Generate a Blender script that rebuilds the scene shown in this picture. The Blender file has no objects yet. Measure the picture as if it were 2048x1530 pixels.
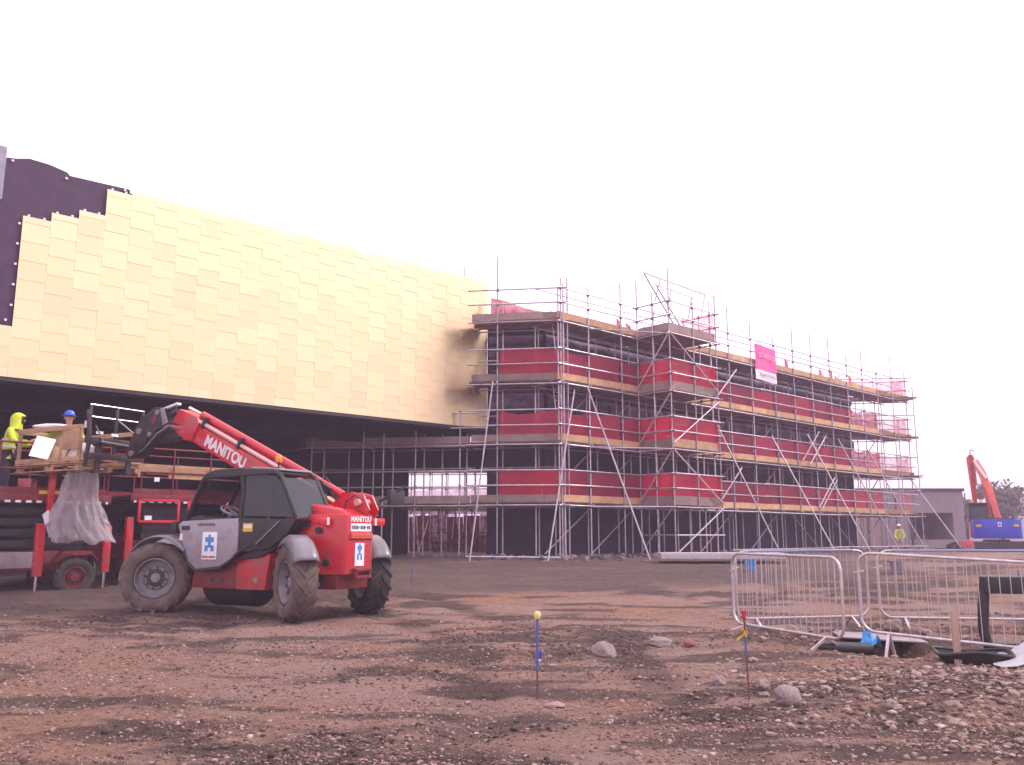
import bpy, bmesh, math, random
import numpy as np
from math import sin, cos, pi, radians, sqrt, atan2, hypot
from mathutils import Vector, Matrix

random.seed(7)
SC = bpy.context.scene
COL = SC.collection

# ------------------------------------------------------------------ camera
cam_d = bpy.data.cameras.new("camera")
cam_d.sensor_width = 36.0
cam_d.lens = 36.0 * 1750 / 2048
cam_d.clip_end = 3000
cam = bpy.data.objects.new("camera", cam_d)
COL.objects.link(cam)
cam.location = (0, 0, 1.5)
cam.rotation_euler = (radians(90 + 9.9), 0, 0)
SC.camera = cam

# ------------------------------------------------------------------ light
SUN_EL, SUN_AZ = 42.0, 78.0          # azimuth clockwise from +Y (the view direction)
SC.view_settings.view_transform = 'Standard'
SC.view_settings.look = 'None'
SC.view_settings.exposure = 0.30
SC.view_settings.gamma = 1.0
SC.view_settings.use_curve_mapping = False
world = bpy.data.worlds.new("World")
SC.world = world
world.use_nodes = True
wn = world.node_tree
wn.nodes.clear()
w_out = wn.nodes.new("ShaderNodeOutputWorld")
w_bg = wn.nodes.new("ShaderNodeBackground")
w_sky = wn.nodes.new("ShaderNodeTexSky")
w_sky.sky_type = 'NISHITA'
w_sky.sun_disc = False
w_sky.sun_elevation = radians(SUN_EL)
w_sky.sun_rotation = radians(SUN_AZ)
w_sky.dust_density = 4.0
w_hsv = wn.nodes.new("ShaderNodeHueSaturation")
w_hsv.inputs['Saturation'].default_value = 0.25
w_tc = wn.nodes.new("ShaderNodeTexCoord")
w_sep = wn.nodes.new("ShaderNodeSeparateXYZ")
w_ramp = wn.nodes.new("ShaderNodeMapRange")     # overcast luminance, horizon to zenith
w_ramp.inputs['From Min'].default_value = 0.0
w_ramp.inputs['From Max'].default_value = 1.0
w_ramp.inputs['To Min'].default_value = 15.5
w_ramp.inputs['To Max'].default_value = 18.0
w_mul = wn.nodes.new("ShaderNodeMixRGB")
w_mul.blend_type = 'MULTIPLY'
w_mul.inputs['Fac'].default_value = 1.0
w_mul.inputs['Color2'].default_value = (1.0, 0.87, 1.0, 1)
w_mix = wn.nodes.new("ShaderNodeMixRGB")
w_mix.inputs['Fac'].default_value = 0.85
wn.links.new(w_tc.outputs['Generated'], w_sep.inputs[0])
wn.links.new(w_sep.outputs['Z'], w_ramp.inputs['Value'])
wn.links.new(w_ramp.outputs[0], w_mul.inputs['Color1'])
wn.links.new(w_sky.outputs[0], w_hsv.inputs['Color'])
wn.links.new(w_hsv.outputs[0], w_mix.inputs['Color1'])
wn.links.new(w_mul.outputs[0], w_mix.inputs['Color2'])
wn.links.new(w_mix.outputs[0], w_bg.inputs['Color'])
w_bg.inputs['Strength'].default_value = 0.10
wn.links.new(w_bg.outputs[0], w_out.inputs['Surface'])

sun_d = bpy.data.lights.new("sun", 'SUN')
sun_d.energy = 2.3
sun_d.angle = radians(9)
sun_d.color = (1.0, 0.93, 0.86)
sun = bpy.data.objects.new("sun", sun_d)
COL.objects.link(sun)
_s = Vector((sin(radians(SUN_AZ)) * cos(radians(SUN_EL)), cos(radians(SUN_AZ)) * cos(radians(SUN_EL)), sin(radians(SUN_EL))))
sun.rotation_euler = _s.to_track_quat('Z', 'Y').to_euler()
sun.location = (30, 10, 40)
SC.cycles.max_bounces = 6
SC.cycles.volume_bounces = 0
SC.cycles.transparent_max_bounces = 12

# ------------------------------------------------------------------ materials
def mat(name, c1, c2=None, rough=0.6, metal=0.0, scale=6.0, bump=0.0, bscale=None, detail=4.0, objvar=0.0,
        coat=0.0, huevar=0.0, mud=None, stretch=None, lo=0.35, hi=0.65, c3=None, scale3=2.0, spec=None, rvar=0.12):
    m = bpy.data.materials.new(name)
    m.use_nodes = True
    nt = m.node_tree
    b = nt.nodes['Principled BSDF']
    b.inputs['Roughness'].default_value = rough
    b.inputs['Metallic'].default_value = metal
    if coat: b.inputs['Coat Weight'].default_value = coat
    if spec is not None: b.inputs['Specular IOR Level'].default_value = spec
    if c2 is None: c2 = tuple(x * 0.75 for x in c1)
    tc = nt.nodes.new("ShaderNodeTexCoord")
    src = tc.outputs['Object']
    if stretch:
        mp = nt.nodes.new("ShaderNodeMapping")
        mp.inputs['Scale'].default_value = stretch
        nt.links.new(src, mp.inputs[0]); src = mp.outputs[0]
    n = nt.nodes.new("ShaderNodeTexNoise")
    n.inputs['Scale'].default_value = scale
    n.inputs['Detail'].default_value = detail
    n.inputs['Roughness'].default_value = 0.6
    nt.links.new(src, n.inputs['Vector'])
    r = nt.nodes.new("ShaderNodeMapRange")
    r.inputs['From Min'].default_value = lo; r.inputs['From Max'].default_value = hi
    nt.links.new(n.outputs[0], r.inputs['Value'])
    mx = nt.nodes.new("ShaderNodeMixRGB")
    mx.inputs[1].default_value = (*c1, 1); mx.inputs[2].default_value = (*c2, 1)
    nt.links.new(r.outputs[0], mx.inputs[0])
    col = mx.outputs[0]
    if c3:
        n3 = nt.nodes.new("ShaderNodeTexNoise"); n3.inputs['Scale'].default_value = scale3; n3.inputs['Detail'].default_value = 6
        n3.inputs['Roughness'].default_value = 0.65
        nt.links.new(src, n3.inputs['Vector'])
        r3 = nt.nodes.new("ShaderNodeMapRange"); r3.inputs['From Min'].default_value = 0.52; r3.inputs['From Max'].default_value = 0.68
        nt.links.new(n3.outputs[0], r3.inputs['Value'])
        m3 = nt.nodes.new("ShaderNodeMixRGB"); m3.inputs[2].default_value = (*c3, 1)
        nt.links.new(r3.outputs[0], m3.inputs[0]); nt.links.new(col, m3.inputs[1]); col = m3.outputs[0]
    if objvar:
        oi = nt.nodes.new("ShaderNodeObjectInfo")
        ro = nt.nodes.new("ShaderNodeMapRange"); ro.inputs['To Min'].default_value = 1 - objvar; ro.inputs['To Max'].default_value = 1 + objvar
        nt.links.new(oi.outputs['Random'], ro.inputs['Value'])
        hv = nt.nodes.new("ShaderNodeHueSaturation")
        nt.links.new(ro.outputs[0], hv.inputs['Value']); nt.links.new(col, hv.inputs['Color']); col = hv.outputs[0]
        if huevar:
            wn_ = nt.nodes.new("ShaderNodeTexWhiteNoise"); wn_.noise_dimensions = '1D'; nt.links.new(oi.outputs['Random'], wn_.inputs['W'])
            rh = nt.nodes.new("ShaderNodeMapRange"); rh.inputs['To Min'].default_value = .5 - huevar; rh.inputs['To Max'].default_value = .5 + huevar * .6
            nt.links.new(wn_.outputs['Value'], rh.inputs['Value']); nt.links.new(rh.outputs[0], hv.inputs['Hue'])
    if mud:
        sp = nt.nodes.new("ShaderNodeSeparateXYZ"); nt.links.new(tc.outputs['Object'], sp.inputs[0])
        nm = nt.nodes.new("ShaderNodeTexNoise"); nm.inputs['Scale'].default_value = 9; nm.inputs['Detail'].default_value = 8; nm.inputs['Roughness'].default_value = .75
        nt.links.new(tc.outputs['Object'], nm.inputs['Vector'])
        ad = nt.nodes.new("ShaderNodeMath"); ad.operation = 'MULTIPLY_ADD'; nt.links.new(nm.outputs[0], ad.inputs[0]); ad.inputs[1].default_value = -2.6; nt.links.new(sp.outputs['Z'], ad.inputs[2])
        mr_ = nt.nodes.new("ShaderNodeMapRange"); nt.links.new(ad.outputs[0], mr_.inputs['Value'])
        mr_.inputs['From Min'].default_value = mud[0] - 1.3; mr_.inputs['From Max'].default_value = mud[1] - 1.3; mr_.inputs['To Min'].default_value = .5; mr_.inputs['To Max'].default_value = 0
        mm = nt.nodes.new("ShaderNodeMixRGB"); mm.inputs[2].default_value = (.20, .13, .115, 1); nt.links.new(mr_.outputs[0], mm.inputs[0]); nt.links.new(col, mm.inputs[1]); col = mm.outputs[0]
    nt.links.new(col, b.inputs['Base Color'])
    if rvar:
        rr = nt.nodes.new("ShaderNodeMapRange"); rr.inputs['To Min'].default_value = max(0.03, rough - rvar); rr.inputs['To Max'].default_value = min(1, rough + rvar)
        nt.links.new(n.outputs[0], rr.inputs['Value']); nt.links.new(rr.outputs[0], b.inputs['Roughness'])
    if bump:
        n2 = nt.nodes.new("ShaderNodeTexNoise"); n2.inputs['Scale'].default_value = bscale or scale * 3; n2.inputs['Detail'].default_value = 5
        nt.links.new(src, n2.inputs['Vector'])
        bp = nt.nodes.new("ShaderNodeBump"); bp.inputs['Strength'].default_value = bump; bp.inputs['Distance'].default_value = 0.03
        nt.links.new(n2.outputs[0], bp.inputs['Height']); nt.links.new(bp.outputs[0], b.inputs['Normal'])
    return m

def sheet_mat(name, c1, c2, alpha, transl=0.3, scale=8, mesh=0.0, rough=0.5):
    """netting / plastic film: part see-through, part diffuse, part translucent"""
    m = bpy.data.materials.new(name); m.use_nodes = True
    nt = m.node_tree; nt.nodes.clear()
    out = nt.nodes.new("ShaderNodeOutputMaterial")
    tc = nt.nodes.new("ShaderNodeTexCoord")
    n = nt.nodes.new("ShaderNodeTexNoise"); n.inputs['Scale'].default_value = scale; n.inputs['Detail'].default_value = 5
    nt.links.new(tc.outputs['Object'], n.inputs['Vector'])
    mx = nt.nodes.new("ShaderNodeMixRGB"); mx.inputs[1].default_value = (*c1, 1); mx.inputs[2].default_value = (*c2, 1)
    r = nt.nodes.new("ShaderNodeMapRange"); r.inputs['From Min'].default_value = 0.35; r.inputs['From Max'].default_value = 0.65
    nt.links.new(n.outputs[0], r.inputs['Value']); nt.links.new(r.outputs[0], mx.inputs[0])
    oi = nt.nodes.new("ShaderNodeObjectInfo")
    ro = nt.nodes.new("ShaderNodeMapRange"); ro.inputs['To Min'].default_value = 0.72; ro.inputs['To Max'].default_value = 1.2
    nt.links.new(oi.outputs['Random'], ro.inputs['Value'])
    hv = nt.nodes.new("ShaderNodeHueSaturation"); nt.links.new(ro.outputs[0], hv.inputs['Value']); nt.links.new(mx.outputs[0], hv.inputs['Color'])
    d = nt.nodes.new("ShaderNodeBsdfPrincipled"); d.inputs['Roughness'].default_value = rough
    nt.links.new(hv.outputs[0], d.inputs['Base Color'])
    t = nt.nodes.new("ShaderNodeBsdfTranslucent"); nt.links.new(hv.outputs[0], t.inputs['Color'])
    m1 = nt.nodes.new("ShaderNodeMixShader"); m1.inputs[0].default_value = transl
    nt.links.new(d.outputs[0], m1.inputs[1]); nt.links.new(t.outputs[0], m1.inputs[2])
    tr = nt.nodes.new("ShaderNodeBsdfTransparent")
    m2 = nt.nodes.new("ShaderNodeMixShader")
    ar = nt.nodes.new("ShaderNodeMapRange"); ar.inputs['From Min'].default_value = 0.3; ar.inputs['From Max'].default_value = 0.7
    ar.inputs['To Min'].default_value = alpha - mesh; ar.inputs['To Max'].default_value = min(1, alpha + mesh)
    nt.links.new(n.outputs[0], ar.inputs['Value']); nt.links.new(ar.outputs[0], m2.inputs[0])
    nt.links.new(tr.outputs[0], m2.inputs[1]); nt.links.new(m1.outputs[0], m2.inputs[2])
    nt.links.new(m2.outputs[0], out.inputs['Surface'])
    return m

M = {}
M['gold'] = mat('gold_sheet', (0.78, 0.625, 0.375), (0.74, 0.585, 0.335), rough=0.33, metal=1.0, scale=1.3, objvar=0.05, huevar=.006, bump=0.03, bscale=1.6, rvar=0.05)
M['membrane'] = mat('dark_membrane', (0.040, 0.017, 0.048), (0.060, 0.027, 0.068), rough=0.55, scale=2.5, bump=0.25, bscale=1.2, spec=0.4)
M['grey_sheet'] = mat('grey_sheet', (0.32, 0.30, 0.38), rough=0.6)
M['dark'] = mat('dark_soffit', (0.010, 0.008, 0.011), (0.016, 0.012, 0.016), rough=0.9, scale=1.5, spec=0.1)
M['wingwall'] = mat('wing_wall', (0.022, 0.016, 0.036), (0.038, 0.028, 0.056), rough=0.8, scale=0.9, bump=0.3, bscale=3, spec=0.15)
M['insul'] = mat('insulation_wrap', (0.17, 0.12, 0.185), (0.055, 0.038, 0.068), rough=0.65, scale=2.2, bump=0.9, bscale=3.0, objvar=0.25, spec=0.3)
M['steel'] = mat('galvanised_tube', (0.56, 0.50, 0.55), (0.36, 0.31, 0.35), rough=0.42, metal=0.45, scale=5, objvar=0.25, stretch=(1, 1, 1))
M['coupler'] = mat('coupler_steel', (0.12, 0.10, 0.11), rough=0.6, metal=0.5)
M['wood_new'] = mat('new_timber', (0.56, 0.34, 0.19), (0.44, 0.25, 0.13), rough=0.75, scale=3, objvar=0.16, bump=0.2, bscale=20)
M['wood_old'] = mat('weathered_board', (0.30, 0.21, 0.19), (0.21, 0.15, 0.14), rough=0.85, scale=3, objvar=0.2, bump=0.2, bscale=20)
M['ply'] = mat('pallet_timber', (0.47, 0.29, 0.17), (0.36, 0.21, 0.12), rough=0.8, scale=4, objvar=0.15, bump=0.2, bscale=25)
M['net'] = sheet_mat('red_netting', (0.60, 0.020, 0.075), (0.44, 0.015, 0.06), 0.80, 0.35, 3.0, 0.10)
M['netbright'] = sheet_mat('bright_red_netting', (0.78, 0.022, 0.08), (0.62, 0.018, 0.06), 0.86, 0.4, 3.0, 0.16)
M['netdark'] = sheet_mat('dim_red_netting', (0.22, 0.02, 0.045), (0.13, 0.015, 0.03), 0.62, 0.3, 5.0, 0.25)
M['netpink'] = sheet_mat('thin_pink_netting', (0.80, 0.10, 0.20), (0.70, 0.08, 0.17), 0.42, 0.5, 5.0, 0.15)
M['orange_cloth'] = sheet_mat('orange_sheet', (0.62, 0.10, 0.03), (0.5, 0.07, 0.03), 0.97, 0.2, 4, 0.0)
M['red'] = mat('red_paint', (0.60, 0.008, 0.024), (0.50, 0.007, 0.019), rough=0.28, scale=2.2, coat=0.2, mud=(.35, 1.15), c3=(0.30, 0.055, 0.05), scale3=2.4)
M['dull_shaded_red'] = mat('dull_shaded_red_paint', (0.20, 0.010, 0.014), (0.14, 0.008, 0.011), rough=0.5, scale=4, c3=(0.16, 0.05, 0.04), scale3=6)  # dull red, darkened further to put the hall's shade into the lifts
M['orange'] = mat('orange_red_paint', (0.62, 0.075, 0.050), (0.54, 0.062, 0.042), rough=0.4, scale=3, c3=(0.40, 0.10, 0.06), scale3=5)
M['blue'] = mat('blue_paint', (0.022, 0.05, 0.55), (0.02, 0.045, 0.46), rough=0.38, scale=3)
M['black'] = mat('black_plastic', (0.012, 0.011, 0.013), (0.022, 0.02, 0.022), rough=0.5, scale=5)
M['blackmetal'] = mat('black_steel', (0.022, 0.02, 0.026), (0.05, 0.04, 0.045), rough=0.45, scale=6, metal=0.3)
M['greyp'] = mat('silver_grey_panel', (0.33, 0.31, 0.37), (0.28, 0.26, 0.31), rough=0.4, scale=3, mud=(.55, 1.5), c3=(0.25, 0.20, 0.19), scale3=4)
M['rubber'] = mat('muddy_tyre', (0.055, 0.048, 0.046), (0.15, 0.105, 0.09), rough=0.9, scale=5, bump=0.3, bscale=30, lo=0.3, hi=0.6)
M['rubberdark'] = mat('tyre_rubber', (0.022, 0.02, 0.02), (0.06, 0.045, 0.04), rough=0.9, scale=5, bump=0.2, bscale=30)
M['rim'] = mat('wheel_rim_grey', (0.26, 0.235, 0.26), (0.17, 0.145, 0.145), rough=0.6, scale=6)
M['fendergrey'] = mat('fender_plastic', (0.20, 0.185, 0.215), (0.16, 0.145, 0.165), rough=0.32, scale=3, c3=(.17, .13, .12), scale3=5)
M['brightmetal'] = mat('bright_panel_face', (0.95, 0.90, 0.78), (0.92, 0.86, 0.72), rough=0.25, metal=1.0)
M['pinblue'] = mat('faded_blue_paint', (0.05, 0.09, 0.36), (0.08, 0.11, 0.28), rough=0.55, scale=20)
M['palecap'] = mat('pale_yellow_cap', (0.78, 0.68, 0.30), (0.72, 0.60, 0.2), rough=0.5)
M['chrome'] = mat('chromed_rod', (0.75, 0.72, 0.74), (0.6, 0.57, 0.58), rough=0.15, metal=1.0)
M['palepipe'] = mat('pale_pink_rod', (0.75, 0.45, 0.42), (0.65, 0.38, 0.36), rough=0.3, metal=0.2)
M['white'] = mat('white_print', (0.80, 0.77, 0.80), (0.72, 0.68, 0.72), rough=0.5)
M['logo'] = mat('blue_print', (0.05, 0.28, 0.62), (0.04, 0.22, 0.5), rough=0.5)
M['darkred_print'] = mat('maroon_print', (0.22, 0.02, 0.04), rough=0.5)
M['yellow'] = mat('yellow_plastic', (0.75, 0.48, 0.05), (0.65, 0.4, 0.04), rough=0.5)
M['hivis'] = mat('hi_vis_yellow', (0.62, 0.72, 0.04), (0.50, 0.60, 0.03), rough=0.7, scale=9, bump=0.5, bscale=14)
M['reflect'] = mat('silver_tape', (0.55, 0.55, 0.55), rough=0.4)
M['skin'] = mat('skin', (0.48, 0.26, 0.19), (0.42, 0.21, 0.15), rough=0.6)
M['cloth'] = mat('dark_trousers', (0.020, 0.020, 0.032), (0.03, 0.03, 0.045), rough=0.9)
M['helmet'] = mat('blue_helmet', (0.03, 0.10, 0.62), (0.025, 0.085, 0.5), rough=0.3, rvar=0.05)
M['amber'] = mat('amber_lens', (0.85, 0.28, 0.02), (0.7, 0.2, 0.02), rough=0.25)
M['pinkb'] = mat('pink_banner', (0.80, 0.10, 0.36), (0.72, 0.08, 0.30), rough=0.55, scale=2, bump=0.3, bscale=4)
M['pinklight'] = mat('pale_pink_print', (0.85, 0.36, 0.58), rough=0.55)
M['concrete'] = mat('pale_concrete', (0.52, 0.49, 0.50), (0.42, 0.39, 0.40), rough=0.85, scale=5, bump=0.2)
M['bagblue'] = mat('blue_plastic', (0.02, 0.22, 0.62), (0.05, 0.34, 0.72), rough=0.35, scale=14, bump=0.6, bscale=18)
M['film'] = sheet_mat('clear_film', (0.78, 0.70, 0.76), (0.60, 0.53, 0.58), 0.40, 0.45, 2.2, 0.22, rough=0.22)
M['whitefilm'] = sheet_mat('white_sheeting', (0.82, 0.80, 0.86), (0.70, 0.68, 0.74), 0.96, 0.25, 9.0, 0.03, rough=0.35)
M['galv'] = mat('barrier_galvanised', (0.58, 0.52, 0.53), (0.42, 0.37, 0.38), rough=0.40, metal=0.55, scale=10, objvar=0.08)
M['bluepipe'] = mat('blue_barrier_tube', (0.12, 0.20, 0.42), (0.30, 0.30, 0.38), rough=0.45, scale=2.0, metal=0.3)
M['rust'] = mat('rusty_steel', (0.16, 0.06, 0.03), (0.10, 0.04, 0.025), rough=0.85, scale=30)
M['stake'] = mat('weathered_stake', (0.42, 0.27, 0.21), (0.32, 0.20, 0.15), rough=0.85, scale=12, stretch=(1, 1, .2))
M['stone'] = mat('site_stone', (0.36, 0.26, 0.22), (0.24, 0.165, 0.135), rough=0.9, scale=9, bump=0.5, bscale=25, objvar=0.22, c3=(0.17, 0.11, 0.085), scale3=5)
M['boulder'] = mat('grey_boulder', (0.36, 0.29, 0.28), (0.25, 0.19, 0.18), rough=0.9, scale=7, bump=0.6, bscale=30, c3=(0.17, 0.11, 0.09), scale3=6)
M['brickred'] = mat('red_brick', (0.27, 0.10, 0.08), (0.21, 0.08, 0.07), rough=0.9, scale=20)
M['leaf'] = mat('hazed_leaf_green', (0.10, 0.11, 0.085), (0.15, 0.16, 0.12), rough=0.8, scale=1.5, objvar=0.1)  # greyed and lightened: distance haze is put into the leaf colour
M['bark'] = mat('bark', (0.07, 0.05, 0.04), rough=0.9)
M['shed'] = mat('grey_render', (0.26, 0.22, 0.24), (0.21, 0.18, 0.20), rough=0.85, scale=0.6, c3=(0.20, 0.15, 0.16), scale3=0.4)
M['hill'] = mat('wooded_hill', (0.06, 0.07, 0.055), (0.10, 0.10, 0.08), rough=0.95, scale=0.06, bump=0.6, bscale=0.2)
M['cardboard'] = mat('cardboard', (0.36, 0.20, 0.11), (0.30, 0.16, 0.09), rough=0.85)
M['redlens'] = mat('red_lens', (0.60, 0.01, 0.015), (0.5, 0.01, 0.012), rough=0.2)
def glass_mat(name, tint, rough=0.05, alpha=0.45):
    m = bpy.data.materials.new(name); m.use_nodes = True
    nt = m.node_tree; b = nt.nodes['Principled BSDF']
    n = nt.nodes.new("ShaderNodeTexNoise"); n.inputs['Scale'].default_value = 3
    tc = nt.nodes.new('ShaderNodeTexCoord'); nt.links.new(tc.outputs['Object'], n.inputs['Vector'])
    r = nt.nodes.new("ShaderNodeMapRange"); r.inputs['To Min'].default_value = alpha - .12; r.inputs['To Max'].default_value = alpha + .15
    nt.links.new(n.outputs[0], r.inputs['Value']); nt.links.new(r.outputs[0], b.inputs['Alpha'])
    b.inputs['Base Color'].default_value = (*tint, 1); b.inputs['Roughness'].default_value = rough
    return m
M['glass'] = glass_mat('cab_glass', (0.035, 0.05, 0.055), 0.06, 0.62)

# ------------------------------------------------------------------ mesh builder
class MB:
    def __init__(s): s.v, s.f = [], []
    def add(s, vs, fs):
        o = len(s.v); s.v += [tuple(p) for p in vs]; s.f += [tuple(i + o for i in f) for f in fs]; return s
    def box(s, c, size, R=None):
        hx, hy, hz = size[0] / 2, size[1] / 2, size[2] / 2
        vs = [Vector((x, y, z)) for z in (-hz, hz) for x, y in ((-hx, -hy), (hx, -hy), (hx, hy), (-hx, hy))]
        if R is not None: vs = [R @ p for p in vs]
        c = Vector(c)
        return s.add([p + c for p in vs], [(3, 2, 1, 0), (4, 5, 6, 7), (0, 1, 5, 4), (1, 2, 6, 5), (2, 3, 7, 6), (3, 0, 4, 7)])
    def beam(s, p0, p1, w, h, up=(0, 0, 1)):
        """box from p0 to p1; w sideways, h along up"""
        p0, p1, up = Vector(p0), Vector(p1), Vector(up)
        d = (p1 - p0).normalized(); sd = d.cross(up)
        if sd.length < 1e-5: sd = d.cross(Vector((1, 0, 0)))
        sd.normalize(); u2 = sd.cross(d)
        vs = []
        for p in (p0, p1):
            for a, b in ((-1, -1), (1, -1), (1, 1), (-1, 1)): vs.append(p + sd * a * w / 2 + u2 * b * h / 2)
        return s.add(vs, [(3, 2, 1, 0), (4, 5, 6, 7), (0, 1, 5, 4), (1, 2, 6, 5), (2, 3, 7, 6), (3, 0, 4, 7)])
    def tube(s, p0, p1, r, n=8, r2=None):
        return s.path([p0, p1], r, n, r2=r2)
    def path(s, pts, r, n=8, closed=False, r2=None):
        pts = [Vector(p) for p in pts]; k = len(pts)
        rings = []; prev = None
        for i, p in enumerate(pts):
            if closed: d = pts[(i + 1) % k] - pts[i - 1]
            else: d = pts[min(i + 1, k - 1)] - pts[max(i - 1, 0)]
            d.normalize()
            if prev is None:
                a = d.cross(Vector((0, 0, 1)))
                if a.length < 1e-3: a = d.cross(Vector((1, 0, 0)))
            else: a = prev - d * prev.dot(d)
            a.normalize(); prev = a; b = d.cross(a)
            rr = r if r2 is None else r + (r2 - r) * i / (k - 1)
            rings.append([p + (a * cos(2 * pi * j / n) + b * sin(2 * pi * j / n)) * rr for j in range(n)])
        vs = [q for g in rings for q in g]; fs = []
        for i in range(k if closed else k - 1):
            i2 = (i + 1) % k
            for j in range(n): fs.append((i * n + j, i * n + (j + 1) % n, i2 * n + (j + 1) % n, i2 * n + j))
        if not closed: fs += [tuple(range(n))[::-1], tuple((k - 1) * n + j for j in range(n))]
        return s.add(vs, fs)
    def prism(s, poly, ext):
        k = len(poly); e = Vector(ext); a = [Vector(p) for p in poly]
        return s.add(a + [p + e for p in a], [tuple(range(k))[::-1], tuple(range(k, 2 * k))] + [(i, (i + 1) % k, (i + 1) % k + k, i + k) for i in range(k)])
    def lathe(s, prof, c, axis, n=24, caps=True):
        """prof: (radius, height along axis)"""
        ax = Vector(axis).normalized(); a = ax.orthogonal().normalized(); b = ax.cross(a); c = Vector(c)
        vs = [c + ax * h + (a * cos(2 * pi * j / n) + b * sin(2 * pi * j / n)) * r for r, h in prof for j in range(n)]
        fs = [(i * n + j, i * n + (j + 1) % n, (i + 1) * n + (j + 1) % n, (i + 1) * n + j) for i in range(len(prof) - 1) for j in range(n)]
        if caps and prof[0][0] > 1e-4: fs.append(tuple(range(n))[::-1])
        if caps and prof[-1][0] > 1e-4: fs.append(tuple((len(prof) - 1) * n + j for j in range(n)))
        return s.add(vs, fs)
    def grid(s, fn, nu, nv, closed_u=False):
        vs = [fn(i / (nu if closed_u else nu - 1), j / (nv - 1)) for j in range(nv) for i in range(nu)]
        fs = []
        for j in range(nv - 1):
            for i in range(nu if closed_u else nu - 1):
                i2 = (i + 1) % nu
                fs.append((j * nu + i, j * nu + i2, (j + 1) * nu + i2, (j + 1) * nu + i))
        return s.add(vs, fs)
    def ball(s, c, r, sc=(1, 1, 1), nu=14, nv=9):
        c = Vector(c)
        def fn(u, v):
            t = pi * (0.001 + 0.998 * v)
            return c + Vector((cos(2 * pi * u) * sin(t) * sc[0], sin(2 * pi * u) * sin(t) * sc[1], cos(t) * sc[2])) * r
        return s.grid(fn, nu, nv, True)
    def mesh(s, name, bevel=0.0, T=None, off=None, sharp=38):
        me = bpy.data.meshes.new(name)
        v = s.v
        if T is not None: v = [tuple(T @ Vector(p)) for p in v]
        if off is not None: v = [(p[0] - off[0], p[1] - off[1], p[2] - off[2]) for p in v]
        me.from_pydata(v, [], s.f)
        bm = bmesh.new(); bm.from_mesh(me)
        bmesh.ops.recalc_face_normals(bm, faces=bm.faces)
        if bevel:
            es = [e for e in bm.edges if len(e.link_faces) == 2 and e.calc_face_angle(0) > radians(30)]
            bmesh.ops.bevel(bm, geom=es, offset=bevel, segments=2, affect='EDGES', profile=0.6, clamp_overlap=True)
        bm.to_mesh(me); bm.free()
        me.polygons.foreach_set('use_smooth', [True] * len(me.polygons))
        me.set_sharp_from_angle(angle=radians(sharp))
        return me
    def build(s, name, m, parent=None, bevel=0.0, T=None, world=False, sharp=38):
        """world=True: vertices are in world space and the top parent is an unrotated Empty"""
        off = None
        if world and parent is not None:
            off = Vector((0, 0, 0)); p = parent
            while p is not None: off += p.location; p = p.parent
        me = s.mesh(name, bevel, T, off, sharp)
        me.materials.append(m)
        return link(name, me, parent)

def link(name, me, parent=None):
    o = bpy.data.objects.new(name, me); COL.objects.link(o)
    if parent is not None: o.parent = parent
    return o

def tag(o, label=None, cat=None, group=None, kind=None):
    if label: o['label'] = label
    if cat: o['category'] = cat
    if group: o['group'] = group
    if kind: o['kind'] = kind
    return o

def thing(name, label, cat, loc=(0, 0, 0), rotz=0.0, group=None):
    o = bpy.data.objects.new(name, None); COL.objects.link(o)
    o.empty_display_size = 0.2
    o.location = loc; o.rotation_euler = (0, 0, rotz)
    return tag(o, label, cat, group)

def copy_tree(o, parent=None):
    c = o.copy(); COL.objects.link(c); c.parent = parent
    for ch in list(o.children): copy_tree(ch, c)
    return c

def text_mesh(txt, size, depth=0.003, bold=0.012, shear=0.0, xscale=1.0):
    cu = bpy.data.curves.new("lettering", 'FONT')
    cu.body = txt; cu.size = size; cu.extrude = depth; cu.offset = bold * size; cu.shear = shear
    cu.align_x = 'CENTER'; cu.align_y = 'CENTER'
    o = bpy.data.objects.new("lettering", cu); COL.objects.link(o)
    dg = bpy.context.evaluated_depsgraph_get(); dg.update()
    me = bpy.data.meshes.new_from_object(o.evaluated_get(dg))
    bpy.data.objects.remove(o)
    if xscale != 1.0: me.transform(Matrix.Diagonal((xscale, 1, 1, 1)))
    return me

def lettering(txt, size, m, parent, c, xdir, ydir, **kw):
    """flat raised print: c centre, xdir reading direction, ydir up (local to parent)"""
    x = Vector(xdir).normalized(); y = Vector(ydir); y = (y - x * y.dot(x)).normalized(); z = x.cross(y)
    me = text_mesh(txt, size, **kw)
    me.transform(Matrix(((x.x, y.x, z.x, c[0]), (x.y, y.y, z.y, c[1]), (x.z, y.z, z.z, c[2]), (0, 0, 0, 1))))
    me.materials.clear(); me.materials.append(m)
    return link('lettering', me, parent)

# ------------------------------------------------------------------ noise in numpy
def vnoise(x, y, seed=0):
    x = np.asarray(x, float); y = np.asarray(y, float)
    xi = np.floor(x).astype(np.int64); yi = np.floor(y).astype(np.int64)
    xf = x - xi; yf = y - yi
    def h(a, b):
        n = (a * 374761393 + b * 668265263 + seed * 1442695041) & 0xffffffff
        n = ((n ^ (n >> 13)) * 1274126177) & 0xffffffff
        n = n ^ (n >> 16)
        return (n & 0xffff) / 65535.0
    u = xf * xf * (3 - 2 * xf); v = yf * yf * (3 - 2 * yf)
    return (h(xi, yi) * (1 - u) + h(xi + 1, yi) * u) * (1 - v) + (h(xi, yi + 1) * (1 - u) + h(xi + 1, yi + 1) * u) * v
def fbm(x, y, seed=0, o=4, g=0.5):
    a, t, s = 1.0, 0.0, 0.0
    for i in range(o):
        t = t + a * vnoise(x * 2 ** i, y * 2 ** i, seed + i * 17); s += a; a *= g
    return t / s
def sstep(a, b, x):
    t = np.clip((x - a) / (b - a), 0, 1); return t * t * (3 - 2 * t)
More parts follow.
